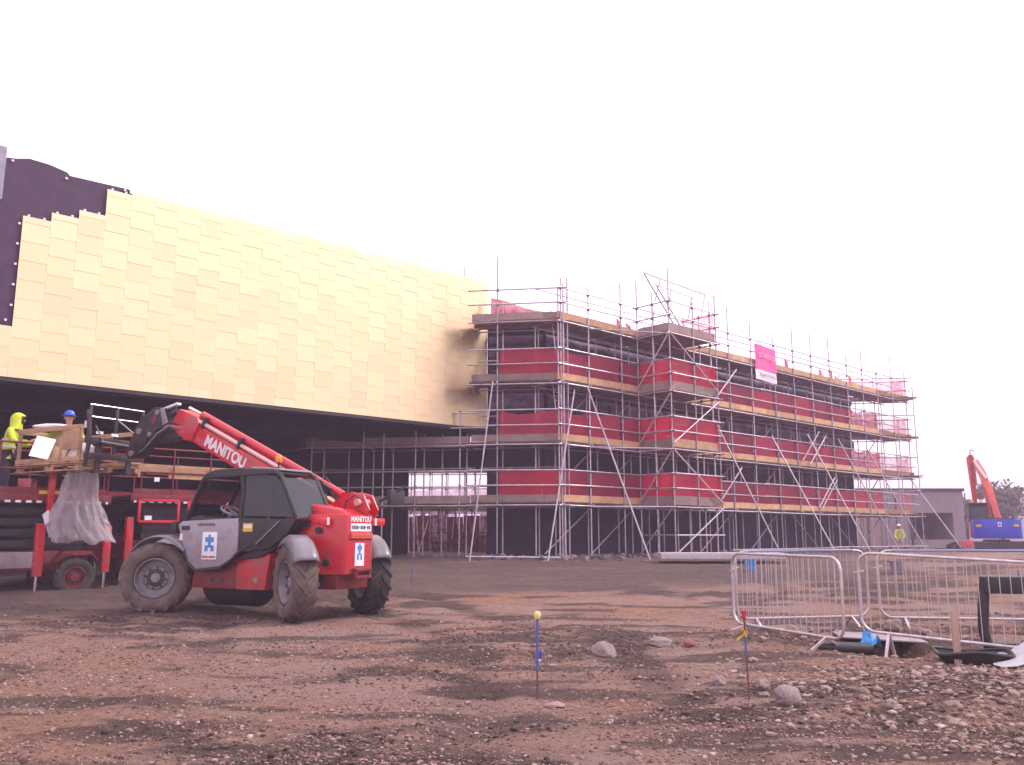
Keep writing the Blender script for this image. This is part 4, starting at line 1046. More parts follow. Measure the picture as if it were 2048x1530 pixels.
pnl = thing('gold_panel_pack', 'bright pale metal panels leaning inside the timber crate on the forks', 'panels', tw(4.8 + 1.2, .28, 2.86), TH)
Rl = Matrix.Rotation(radians(-12), 3, 'Y')
MB().box((-.02, .36, .33), (.40, .03, .46), Matrix.Rotation(radians(36), 3, 'Z') @ Matrix.Rotation(radians(14), 3, 'X') @ Rl).build('panel', M['brightmetal'], pnl, bevel=.004)
MB().box((.07, -.05, .34), (.66, .03, .64), Rl).build('panel', M['gold'], pnl, bevel=.004)
MB().box((.15, -.10, .32), (.66, .03, .62), Rl).build('panel', M['ply'], pnl, bevel=.004)
def sack(name, label, loc, sx, sy, sz, m, seed):
    def fn(a, b):
        t = pi * (.001 + .998 * b); k_ = 1 + .5 * (float(fbm(np.array([cos(2 * pi * a) * 1.5 + seed]), np.array([sin(2 * pi * a) * 1.5 + 4 * b]), seed, 3)[0]) - .5)
        return (cos(2 * pi * a) * sin(t) ** .6 * sx * k_, sin(2 * pi * a) * sin(t) ** .6 * sy * k_, sz * (1 + cos(t) * k_))
    o = MB().grid(fn, 18, 11, True).build(name, M[m], sharp=70); o.location = loc
    return tag(o, label, 'sack')
sack('sack', 'crumpled white sack at the carriage end of the timber crate', tw(5.15, .30, 2.855), .26, .20, .20, 'white', 3)
sack('wrapped_bundle', 'pale wrapped bundle lying across the top of the timber crate', tw(6.35, .2, 3.62), .42, .25, .07, 'white', 5)
# film hanging from the pallet
film = MB()
def ffn(a, b):
    t = b; A = 2 * pi * a; ca, sa = cos(A), sin(A)
    n1_ = float(fbm(np.array([ca * 3 + 9 + t * .6]), np.array([sa * 3 + t * 1.1]), 77, 3)[0]) - .5
    n2_ = float(fbm(np.array([ca * 7 + 2]), np.array([sa * 7 + t * 3.2]), 79, 3)[0]) - .5
    crease = abs(sin(7 * A + 5 * n1_ + 1.2 * t)) ** .6 - .6
    rx = .34 + .10 * t + .30 * max(0, t - .35) ** 1.2 * (1.25 - .5 * ca); ry = .24 + .16 * t
    f_ = (.06 + .03 * t) * crease + .44 * n1_ * (.3 + t) + .22 * n2_ * (.3 + t)
    z = -t * (1.42 + .22 * n1_ - .10 * ca) + .04 * n2_
    rx += .9 * max(0, t - .62) ** 1.1 * max(0, -ca) + .35 * max(0, .75 - abs(t - .8) * 3) * max(0, ca)
    return ((rx + f_) * ca - .06 * t + .10 * sin(3 * t), (ry + f_) * sa, z + .25 * max(0, t - .7) * max(0, -ca))
fo = film.grid(ffn, 120, 48, True).build('plastic_film', M['film'], sharp=180)
fo.location = tw(5.15, .25, 2.68); fo.rotation_euler = (0, 0, TH)
tag(fo, 'crumpled sheet of clear plastic wrap hanging below the forks', 'plastic film')
lbp = MB().box((.40, .44, -.95), (.20, .012, .24), Matrix.Rotation(.5, 3, 'Y')).build('paper_label', M['white'], fo)

# ------------------------------------------------------------------ scissor lifts under the edge of the hall (local: x along, y away from camera)
def lift_machine(name, label, x0, y0, Lg, zdeck, rails=True, group=None):
    gz0 = gz(x0, y0)
    r = thing(name, label, 'scissor lift', (x0, y0, gz0), radians(42.84), group)
    W_ = 2.1; zd = zdeck - gz0
    ch_ = MB().box((Lg / 2, W_ / 2, .78), (Lg * .92, W_ * .62, .42)).build('chassis', M['dull_shaded_red'], r, bevel=.02)
    MB().box((Lg * .45, W_ * .18, .80), (Lg * .5, .03, .34)).build('side_panel', M['greyp'], ch_, bevel=.01)
    for x_ in (.55, Lg - .55):
        for sy, y_ in ((-1, .10), (1, W_ - .10)):
            wheel_at(r, x_, y_, .43, sy, 0, .43, .28, .24, 'rubberdark', 'dull_shaded_red', 6, .02)
            fd = MB().prism([(x_ - .5, y_ - .16, .70), (x_ - .28, y_ - .16, .98), (x_ + .28, y_ - .16, .98), (x_ + .5, y_ - .16, .70), (x_ + .3, y_ - .16, .90), (x_ - .3, y_ - .16, .90)], (0, .32, 0)).build('mudguard', M['dull_shaded_red'], ch_)
    for x_ in (-.05, Lg + .05):
        for y_ in (.02, W_ - .02):
            o = MB().box((x_, y_, 1.02), (.16, .16, 1.0)).build('outrigger', M['red'], r, bevel=.015)
            MB().tube((x_, y_, .03), (x_, y_, .55), .035, 10).build('leg_ram', M['chrome'], o)
            MB().lathe([(.16, 0), (.16, .03), (.05, .06)], (x_, y_, .0), (0, 0, 1), 14).build('foot_pad', M['rust'], o)
            MB().beam((x_, y_, 1.1), (Lg / 2 + (x_ - Lg / 2) * .8, W_ / 2, .95), .14, .14).build('outrigger_arm', M['dull_shaded_red'], o)
    for i in range(4):
        z = 1.08 + i * (zd - 1.25) / 4
        for y_ in (.35, W_ - .35):
            MB().beam((.35, y_, z), (Lg - .35, y_, z + .12), .07, .13).build('scissor_arm', M['blackmetal'], r)
            MB().beam((.35, y_ + .09, z + .12), (Lg - .35, y_ + .09, z), .07, .13).build('scissor_arm', M['blackmetal'], r)
    pf = MB().box((Lg / 2, W_ / 2, zd - .02), (Lg + .1, W_, .06)).build('platform', M['blackmetal'], r, bevel=.008)
    for y_ in (-.01, W_ + .01):
        MB().box((Lg / 2, y_, zd - .06), (Lg + .14, .06, .17)).build('platform_edge', M['dull_shaded_red'], r, bevel=.01)
    MB().box((Lg / 2, -.045, zd - .14), (Lg, .01, .05)).build('hazard_strip', M['white'], r)
    hzm = MB()
    for i in range(int(Lg / .2)): hzm.box((.1 + i * .2, -.052, zd - .14), (.09, .01, .05))
    hzm.build('hazard_blocks', M['black'], r)['kind'] = 'stuff'
    if rails:
        n = max(3, int(Lg / .9))
        for y_ in (.04, W_ - .04):
            for i in range(n + 1):
                x_ = i * Lg / n
                MB().tube((x_, y_, zd), (x_, y_, zd + 1.1), .02, 8).build('rail_post', M['dull_shaded_red'], r)
            for z_ in (.55, 1.1): MB().tube((0, y_, zd + z_), (Lg, y_, zd + z_), .02, 8).build('guard_rail', M['dull_shaded_red'], r)
            MB().box((Lg / 2, y_, zd + .09), (Lg, .012, .15)).build('kick_board', M['dull_shaded_red'], r)
        for x_ in (0, Lg):
            for z_ in (.55, 1.1): MB().tube((x_, .04, zd + z_), (x_, W_ - .04, zd + z_), .02, 8).build('guard_rail', M['dull_shaded_red'], r)
    return r, zd
def ul(x, y, t, i): return (x + U2[0] * t + NB[0] * i, y + U2[1] * t + NB[1] * i)
lx, ly = ul(-10.2, 18.6, -2.8, 0)
l1, zd1 = lift_machine('scissor_lift', 'red scissor lift carrying the two workers left of the telehandler', lx, ly, 4.4, 2.34)
lx2, ly2 = ul(-10.2, 18.6, 2.2, .1)
l2, zd2 = lift_machine('scissor_lift', 'red scissor lift loaded with timber behind the telehandler cab', lx2, ly2, 3.6, 2.40)
og = MB().box((3.05, -.12, 1.02), (.17, .17, 1.1)).build('outrigger', M['red'], l1, bevel=.015)
MB().tube((3.05, -.12, .03), (3.05, -.12, .55), .035, 10).build('leg_ram', M['chrome'], og); MB().lathe([(.16, 0), (.16, .03), (.05, .06)], (3.05, -.12, 0), (0, 0, 1), 14).build('foot_pad', M['rust'], og)
MB().box((3.2, -.10, 2.15), (.12, .10, 1.25)).build('upright', M['red'], l1, bevel=.01)
# frames and control box on the second lift
for i in range(3):
    x_ = .1 + i * 1.15
    f_ = MB()
    for a_, b_ in (((x_, -.12, 1.9), (x_ + .9, -.12, 1.9)), ((x_, -.12, 1.42), (x_ + .9, -.12, 1.42)), ((x_, -.12, 1.42), (x_, -.12, 1.9)), ((x_ + .9, -.12, 1.42), (x_ + .9, -.12, 1.9))): f_.beam(a_, b_, .06, .06)
    f_.build('gate_frame', M['red'], l2, bevel=.006)
    MB().box((x_ + .2, -.16, 1.50), (.16, .012, .10)).build('label_plate', M['white'], l2)
for x_ in (.5, 2.6): MB().box((x_, .0, zd2 + .38), (.12, .02, .10)).build('label_plate', M['white'], l2)
MB().box((1.2, -.13, .90), (1.5, .03, .28)).build('side_box', M['greyp'], l2, bevel=.01)
tm = MB()
for i in range(6): tm.box((1.05 + i * .13, -.15, .93), (.09, .01, .13))
tm.build('lettering', M['blue'], l2)
# timber lying along the second lift rails
for i, (t0, t1, zz, o_) in enumerate(((.1, 3.7, .62, .10), (.3, 3.75, .55, .16), (.0, 2.6, .70, .2), (.8, 3.7, .47, .08))):
    b_ = MB().beam((t0, o_, zd2 + zz), (t1, o_ + .02, zd2 + zz - .01), .05, .10).build('timber_length', M['ply'])
    b_.location = l2.location; b_.rotation_euler = l2.rotation_euler
    tag(b_, ('longest sawn timber resting on the rear scissor lift rails', 'sawn timber on the rear scissor lift, second from the front', 'short sawn timber lying on top of the rear lift stack', 'lowest sawn timber strapped to the rear scissor lift rails')[i], 'timber', 'timbers on the rear scissor lift')
cbx = MB().box((.0, 0, .19), (.62, .5, .38)).build('cardboard_box', M['cardboard'], bevel=.01)
p_ = ul(-10.2, 18.6, -.85, .45); cbx.location = (p_[0], p_[1], 2.36); cbx.rotation_euler = (0, 0, .7); tag(cbx, 'brown cardboard box on the left scissor lift platform under the crate', 'box')
lv = MB().box((0, 0, .04), (.7, .06, .08)).build('spirit_level', M['yellow'], bevel=.01)
p_ = ul(-10.2, 18.6, .55, .03); lv.location = (p_[0], p_[1], 2.36); lv.rotation_euler = (0, 0, .75); tag(lv, 'yellow spirit level lying on the edge of the left lift platform', 'spirit level')
rb = MB().prism([(-.15, -.12, 0), (.15, -.12, 0), (.15, .12, 0), (-.15, .12, 0)], (0, 0, .34)).build('fuel_can', M['red'], bevel=.03)
p_ = ul(-10.2, 18.6, .05, .4); rb.location = (p_[0], p_[1], 2.36); tag(rb, 'red fuel can standing on the left scissor lift platform', 'fuel can')

# ------------------------------------------------------------------ people
def skin_mesh(name, nodes, edges, m, parent, root, sub=2):
    me = bpy.data.meshes.new(name); keys = list(nodes)
    me.from_pydata([nodes[k][0] for k in keys], [(keys.index(a), keys.index(b)) for a, b in edges], [])
    me.materials.append(m)
    o = link(name, me, parent)
    sk = o.modifiers.new('skin', 'SKIN'); sk.use_smooth_shade = True
    sv = me.skin_vertices[0].data
    for i, k in enumerate(keys):
        r = nodes[k][1]; sv[i].radius = r if isinstance(r, tuple) else (r, r); sv[i].use_root = (k == root)
    sb = o.modifiers.new('subdivision', 'SUBSURF'); sb.levels = sub; sb.render_levels = sub
    return o
def person(label, loc, rotz, lean=0.0, armL=((.26, .10, 1.10), (.22, .38, 1.12)), armR=((-.26, .10, 1.10), (-.22, .38, 1.12)), headturn=0.0, nod=0.0, hood=False, helmet=None, trousers='cloth', group=None, gloves=True):
    """faces local +y; metres, feet at 0"""
    r = thing('person', label, 'person', loc, rotz, group)
    ly_ = lambda z: lean * max(0, z - .92)
    P = lambda x, y, z: (x, y + ly_(z), z)
    nd = {'pel': (P(0, 0, .95), (.15, .11)), 'wst': (P(0, 0, 1.12), (.135, .10)), 'chs': (P(0, .0, 1.32), (.155, .11)), 'nck0': (P(0, 0, 1.47), .07), 'nck': (P(0, .01, 1.53), .055), 'hd0': (P(0, .03 + nod * .3, 1.61), .075), 'hd1': (P(0, .03 + nod * .6, 1.69), .095), 'hd2': (P(0, .01 + nod, 1.76), .07)}
    ed = [('pel', 'wst'), ('wst', 'chs'), ('chs', 'nck0'), ('nck0', 'nck'), ('nck', 'hd0'), ('hd0', 'hd1'), ('hd1', 'hd2')]
    for s_, (el, wr) in ((1, armL), (-1, armR)):
        t = 'L' if s_ > 0 else 'R'
        el = P(*el); wr = P(*wr)
        nd['sh' + t] = (P(s_ * .19, 0, 1.42), .062); nd['el' + t] = (el, .045); nd['wr' + t] = (wr, .03)
        d = (Vector(wr) - Vector(el)).normalized(); hd = Vector(wr) + d * .07; sd = d.cross(Vector((0, 0, 1))); sd = sd.normalized() if sd.length > .1 else Vector((1, 0, 0))
        nd['pm' + t] = (tuple(hd), (.04, .022)); ed += [('chs', 'sh' + t), ('sh' + t, 'el' + t), ('el' + t, 'wr' + t), ('wr' + t, 'pm' + t)]
        up = sd.cross(d)
        for j, (o_, l_) in enumerate(((-.03, .065), (-.01, .08), (.011, .075), (.03, .055))):
            nd[f'f{j}{t}'] = (tuple(hd + d * .045 + sd * o_), .0095); nd[f'g{j}{t}'] = (tuple(hd + d * (.045 + l_ * .7) + sd * o_ * 1.15 - up * l_ * .45), .008)
            ed += [('pm' + t, f'f{j}{t}'), (f'f{j}{t}', f'g{j}{t}')]
        nd['th' + t] = (tuple(hd + sd * -.055 * s_ - up * .02 + d * .02), .0105); ed.append(('pm' + t, 'th' + t))
        nd['hp' + t] = (P(s_ * .10, 0, .90), .095); nd['kn' + t] = (P(s_ * .12, .02, .50), .06); nd['an' + t] = (P(s_ * .13, -.02, .09), .042); nd['to' + t] = (P(s_ * .14, .14, .045), .04)
        ed += [('pel', 'hp' + t), ('hp' + t, 'kn' + t), ('kn' + t, 'an' + t), ('an' + t, 'to' + t)]
    skin_mesh('body', nd, ed, M['skin'], r, 'pel')
    g = lambda k, f: (nd[k][0], tuple(v * f for v in nd[k][1]) if isinstance(nd[k][1], tuple) else nd[k][1] * f)
    jk = {k: g(k, 1.22) for k in ('pel', 'wst', 'chs', 'nck0', 'shL', 'shR', 'elL', 'elR')}
    jk['shL'] = g('shL', 1.35); jk['shR'] = g('shR', 1.35); jk['elL'] = g('elL', 1.5); jk['elR'] = g('elR', 1.5)
    for t in 'LR': jk['wr' + t] = (nd['wr' + t][0], .048)
    jk['hem'] = (P(0, 0, .80), (.19, .14))
    skin_mesh('jacket', jk, [('hem', 'pel'), ('pel', 'wst'), ('wst', 'chs'), ('chs', 'nck0'), ('chs', 'shL'), ('chs', 'shR'), ('shL', 'elL'), ('shR', 'elR'), ('elL', 'wrL'), ('elR', 'wrR')], M['hivis'], r, 'pel')
    for zb in (1.04, 1.20):
        MB().grid(lambda a, b: (cos(2 * pi * a) * .205, sin(2 * pi * a) * .158 + ly_(zb), zb + .05 * b), 24, 2, True).build('reflective_band', M['reflect'], r)
    tr = {k: g(k, 1.2) for k in ('pel', 'hpL', 'hpR', 'knL', 'knR')}
    for t in 'LR': tr['an' + t] = (nd['an' + t][0], .07)
    skin_mesh('trousers', tr, [('pel', 'hpL'), ('pel', 'hpR'), ('hpL', 'knL'), ('hpR', 'knR'), ('knL', 'anL'), ('knR', 'anR')], M[trousers], r, 'pel')
    for s_ in (1, -1): MB().box((s_ * .135, .05, .05), (.10, .28, .10)).build('boot', M['black'], r, bevel=.03)
    hx_, hy_, hz2 = nd['hd1'][0]
    fm = MB(); R_ = Matrix.Rotation(headturn, 3, 'Z')
    def hpnt(x, y, z): q_ = R_ @ Vector((x, y, 0)); return (hx_ + q_.x, hy_ + q_.y, hz2 + z)
    fm.ball(hpnt(0, .105, -.03), .018, (1, 1.2, 1.5), 8, 6); fm.ball(hpnt(.095, .0, -.02), .025, (.5, .8, 1.3), 8, 6); fm.ball(hpnt(-.095, .0, -.02), .025, (.5, .8, 1.3), 8, 6)
    fm.build('nose_and_ears', M['skin'], r)
    e_ = MB()
    for s_ in (1, -1): e_.ball(hpnt(s_ * .035, .088, .005), .012, (1.2, .6, .7), 8, 6)
    e_.box(hpnt(0, .093, -.075), (.045, .01, .010), R_)
    e_.build('eyes_and_mouth', M['black'], r)
    if hood:
        def hf(a, b):
            ph_ = 2 * pi * a; t = b
            cx, cy, cz, rx, rz = (0, -.03 - .02 * t, .0, 1, 1)
            if b < .5: k_ = sin(pi * b) ** .7; z_ = .155 - .17 * (2 * b) ** 1.4; rx = .135 * k_; ry = .155 * k_
            else: q = (b - .5) * 2; z_ = -.015 - .22 * q; rx = .135 + .07 * q ** 2; ry = .155 - .01 * q
            yy = ry * sin(ph_) - .02
            if yy > .06: yy = .06 + (yy - .06) * (1.5 if z_ > .06 else .1)
            q_ = R_ @ Vector((rx * cos(ph_), yy, 0)); return (hx_ + q_.x, hy_ + q_.y - .01, hz2 + z_)
        MB().grid(hf, 24, 14, True).build('hood', M['hivis'], r)
        MB().ball(hpnt(0, .04, -.03), .088, (.8, .62, 1.0)).build('hood_lining', M['black'], r)
    if helmet:
        def hf(a, b):
            t = pi * .5 * b; ph_ = 2 * pi * a; q_ = R_ @ Vector((.118 * sin(t) * cos(ph_), .142 * sin(t) * sin(ph_), 0)); return (hx_ + q_.x, hy_ + q_.y, hz2 + .03 + .125 * cos(t))
        h_ = MB().grid(hf, 22, 8, True); h_.lathe([(.119, 0), (.145, -.008), (.143, -.018), (.11, -.01)], (hx_, hy_ + .012, hz2 + .035), (0, 0, 1), 22)
        q_ = R_ @ Vector((0, .16, 0)); h_.box((hx_ + q_.x, hy_ + q_.y, hz2 + .03), (.16, .09, .012), R_)
        h_.build('helmet', M[helmet], r)
    return r
person('person in a hooded yellow hi vis coat bending towards the pallet crate', (-11.2, 19.35, 2.36), radians(-75), lean=.20, hood=True, headturn=0, nod=.03, armL=((.30, .16, 1.16), (.12, .42, 1.18)), armR=((-.28, .18, 1.14), (-.10, .42, 1.12)))
person('person in a blue hard hat and yellow jacket standing behind the crate', (-9.85, 19.35, 2.39), radians(200), lean=.10, helmet='helmet', headturn=.1, nod=.02, armL=((.36, .16, 1.22), (.56, .42, 1.14)), armR=((-.32, .12, 1.15), (-.30, .40, 1.10)))
_px, _py = 24.9, 57.0
person('distant person in yellow hi vis clothes at the foot of the far scaffold', (_px, _py, gz(_px, _py)), radians(150), lean=.28, helmet='white', trousers='stake', armL=((.26, .16, 1.05), (.15, .4, .9)), armR=((-.26, .14, 1.05), (-.15, .4, .85)))

# ------------------------------------------------------------------ excavator
EXX, EXY = 25.6, 47.0
ez = gz(EXX, EXY)
ex = thing('excavator', 'orange excavator with a blue counterweight and raised arm on the far right', 'excavator', (EXX, EXY, ez), radians(-24))
ex.scale = (.9, .9, .9)
RT = Matrix.Rotation(radians(98), 3, 'Z')       # undercarriage turned relative to the upper body
for s_ in (-1, 1):
    prof_ = [(-2.55, .42), (-2.4, .12), (-2.0, .02), (2.0, .02), (2.4, .12), (2.55, .42), (2.45, .68), (2.1, .84), (-2.1, .84), (-2.45, .68)]
    def tpt(y_, z_, x_): q_ = RT @ Vector((x_, y_, 0)); return (q_.x, q_.y, z_)
    o = MB().prism([tpt(y_, z_, s_ * 1.15 - .28) for y_, z_ in prof_], RT @ Vector((.56, 0, 0))).build('track', M['rubberdark'], ex, bevel=.03)
    for i in range(22):
        y_ = -2.1 + i * .20
        for z_ in (.86, ): MB().box(tpt(y_, z_, s_ * 1.15), (.6, .06, .05), RT).build('track_shoe', M['rim'], o)
    for i in range(5): MB().tube(tpt(-1.2 + i * .6, .30, s_ * 1.15 - .31), tpt(-1.2 + i * .6, .30, s_ * 1.15 + .31), .17, 12).build('roller', M['blackmetal'], o)
MB().box((0, 0, .85), (1.3, 1.5, .3)).build('undercarriage', M['blackmetal'], ex, bevel=.03)
# upper body looks away: +y forward, counterweight faces the camera
MB().box((0, .5, 1.35), (2.5, 2.6, .5)).build('upper_deck', M['orange'], ex, bevel=.04)
cwp = []
for i in range(13):
    a = pi * i / 12; cwp.append((-cos(a) * 1.28, -1.05 - sin(a) ** .7 * .55, 1.05))
cw_ = MB().prism(cwp + [(1.28, -.6, 1.05), (-1.28, -.6, 1.05)], (0, 0, 1.08)).build('counterweight', M['blue'], ex, bevel=.06)
for x_ in (-.95, .95): MB().box((x_, -1.50, 1.78), (.26, .12, .14)).build('marker_light', M['yellow'], cw_, bevel=.01)
em = MB().box((.12, -1.615, 1.86), (.20, .02, .26)).build('emblem', M['white'], cw_, bevel=.01); MB().box((.12, -1.63, 1.86), (.10, .01, .12)).build('emblem_mark', M['blue'], em)
MB().box((.1, -1.2, 2.17), (1.6, .5, .08)).build('engine_cover', M['blackmetal'], ex, bevel=.02)
MB().box((-1.32, -.65, 1.55), (.12, .8, .85)).build('side_door', M['orange'], ex, bevel=.02)
MB().box((-1.40, -.9, 1.55), (.02, .16, .8)).build('reflective_strip', M['white'], ex)
cb_ = MB().prism([(-1.28, .2, 1.6), (-1.28, 1.9, 1.6), (-1.28, 1.75, 2.9), (-1.28, .35, 3.05), (-1.28, .2, 2.9)], (1.0, 0, 0)).build('cab', M['blackmetal'], ex, bevel=.04)
MB().box((-.78, .185, 2.45), (.78, .01, .7)).build('rear_window', M['glass'], cb_)
MB().box((-.78, 1.0, 3.10), (1.08, 1.7, .12)).build('cab_roof', M['cloth'], cb_, bevel=.02)
for x_ in (-1.05, -.6): MB().box((x_, .3, 3.22), (.14, .08, .12)).build('work_light', M['yellow'], cb_, bevel=.01)
MB().tube((-1.42, 1.7, 1.8), (-1.42, 1.7, 2.6), .025).build('mirror_stalk', M['greyp'], ex); MB().box((-1.45, 1.75, 2.25), (.05, .2, .35)).build('mirror', M['black'], ex, bevel=.02)
def arm(nm, pts_, wd, m, par=ex):
    return MB().prism([(x_, y_, z_) for x_, y_, z_ in pts_], (wd, 0, 0)).build(nm, M[m], par, bevel=.03)
bmo = arm('boom', [(.10, .9, 1.7), (.05, .75, 2.3), (-.10, 1.35, 3.7), (-.35, 2.9, 5.15), (-.62, 4.3, 6.05), (-.60, 4.45, 5.85), (-.35, 3.1, 4.75), (-.12, 1.75, 3.3), (.08, 1.3, 1.8)], .36, 'orange')
MB().tube((.52, 1.5, 1.9), (.1, 2.3, 4.1), .07, 10).build('boom_ram', M['orange'], bmo); MB().tube((.0, 1.5, 1.9), (-.25, 2.3, 4.1), .07, 10).build('boom_ram', M['orange'], bmo)
MB().tube((-.05, 2.0, 4.65), (-.55, 4.2, 6.0), .08, 10).build('arm_ram', M['palepipe'], bmo)
da = arm('dipper_arm', [(-.80, 4.05, 6.35), (-.95, 4.35, 6.15), (-.75, 5.2, 3.6), (-.72, 5.4, 2.6), (-.72, 5.15, 2.6), (-.75, 4.6, 4.4)], .26, 'orange')
MB().tube((-.55, 4.0, 6.2), (-.45, 4.6, 4.4), .06, 8).build('bucket_ram', M['chrome'], da)
MB().path([(-.7, 4.1, 6.3), (-.7, 3.95, 6.6), (-.62, 3.8, 6.65), (-.5, 3.7, 6.5)], .03, 6).build('hose', M['black'], da)
bk_ = []
for i in range(9):
    a = -2.4 + i * .36; bk_.append((-1.1, 5.3 + cos(a) * .5, 2.1 + sin(a) * .5))
MB().prism(bk_, (1.1, 0, 0)).build('bucket', M['blackmetal'], ex)

# ------------------------------------------------------------------ far buildings, trees, hill
shed = thing('shed', 'low grey building with a dark open bay beyond the excavator', 'building', (32, 62, .8))
mb = MB(); sh = lambda x_, y_: Vector((x_, y_, .4))
def sbox(nm, x0, x1, y0, y1, z0, z1, m, b=.0): return MB().box(((x0 + x1) / 2, (y0 + y1) / 2, (z0 + z1) / 2), (x1 - x0, y1 - y0, z1 - z0)).build(nm, M[m], shed, world=True, bevel=b)
sbox('wall', 22, 27.9, 62, 70, .3, 4.55, 'shed'); sbox('wall', 30.9, 31.7, 62, 70, .3, 4.55, 'shed'); sbox('wall', 27.9, 30.9, 62, 70, 3.05, 4.55, 'shed'); sbox('rear_wall', 27.9, 30.9, 68, 70, .3, 3.05, 'dark')
sbox('parapet', 21.9, 31.8, 61.9, 70.1, 4.55, 4.75, 'blackmetal'); sbox('plinth', 21.95, 31.75, 61.93, 62.0, .3, 1.2, 'shed')
sbox('door_frame', 27.85, 27.99, 61.9, 61.99, .8, 3.05, 'blackmetal'); sbox('timber_lining', 29.8, 30.88, 66, 66.2, .8, 1.9, 'wood_old')
for x_ in (23.5, 25.2, 26.9): sbox('wall_joint', x_, x_ + .06, 61.965, 61.995, .8, 4.5, 'blackmetal')
for i, x_ in enumerate((21.2, 22.0, 22.9, 23.8, 24.7)):
    sbox('door_panel', x_, x_ + .7, 61.2, 61.3, .8, 3.2, 'wood_old')
def tree(x_, y_, h_, r_, label, seed, name='broadleaf_tree', n=1500, ls=.28):
    rs = np.random.RandomState(seed); z0 = gz(x_, y_)
    r = thing(name, label, 'tree', (x_, y_, z0))
    mb = MB().path([(0, 0, -.2), (.05, 0, h_ * .3), (-.05, .1, h_ * .6), (.1, 0, h_ * .85)], .16, 8, r2=.04)
    cl = []
    for i in range(13):
        a = rs.uniform(0, 6.28); rr = r_ * rs.uniform(.1, .8); zz = h_ * rs.uniform(.32, .88)
        c_ = Vector((cos(a) * rr, sin(a) * rr, zz)); cl.append((c_, r_ * rs.uniform(.25, .5)))
        mb.path([(0, 0, zz * .5), (c_.x * .5, c_.y * .5, zz * .82), tuple(c_)], .05, 5, r2=.015)
    mb.build('trunk', M['bark'], r)
    vs, fs = [], []
    for i in range(n):
        c_, cr = cl[rs.randint(len(cl))]
        d = rs.normal(size=3); d /= np.linalg.norm(d); p = np.array(c_) + d * cr * rs.uniform(.4, 1.1) * np.array([1, 1, .8])
        a = rs.normal(size=3); a /= np.linalg.norm(a); b = np.cross(a, d); b /= np.linalg.norm(b) + 1e-6
        s_ = ls * rs.uniform(.6, 1.3); o_ = len(vs)
        vs += [tuple(p - a * s_), tuple(p + b * s_ * .5), tuple(p + a * s_), tuple(p - b * s_ * .5)]; fs.append((o_, o_ + 1, o_ + 2, o_ + 3))
    m2 = bpy.data.meshes.new('crown'); m2.from_pydata(vs, [], fs); m2.materials.append(M['leaf']); link('crown', m2, r)
    return r
tl = (('small dark tree between the grey building and the excavator cab', 37.4, 76, 5.2, 1.9), ('dark tree rising behind the excavator cab', 40.0, 78, 5.7, 2.1), ('fullest dark tree just right of the excavator arm', 44.2, 80, 6.4, 2.6))
for i, (lb_, x_, y_, h_, r_) in enumerate(tl): tree(x_, y_, h_, r_, lb_, 11 + i)
hm = bpy.data.meshes.new('hill')
hxs = np.linspace(40, 420, 120); hys = np.linspace(150, 420, 60); HX, HY = np.meshgrid(hxs, hys)
HZ = .5 + (14 * bump2(HX, HY, 192, 280, 36, 70) + 2) * sstep(150, 230, HY) * sstep(60, 190, HX) * (.9 + .2 * fbm(HX * .02, HY * .02, 90, 3)) + 2.2 * fbm(HX * .12, HY * .12, 91, 3) * sstep(150, 200, HY) * sstep(60, 140, HX)
hv = np.stack([HX, HY, HZ], -1).reshape(-1, 3); nh = len(hxs)
hm.from_pydata([tuple(p) for p in hv], [], [(j * nh + i, j * nh + i + 1, (j + 1) * nh + i + 1, (j + 1) * nh + i) for j in range(len(hys) - 1) for i in range(nh - 1)])
hm.materials.append(M['hill']); hm.polygons.foreach_set('use_smooth', [True] * len(hm.polygons)); ho = link('hill', hm); tag(ho, 'hazy wooded hillside in the distance at the right edge', kind='structure')

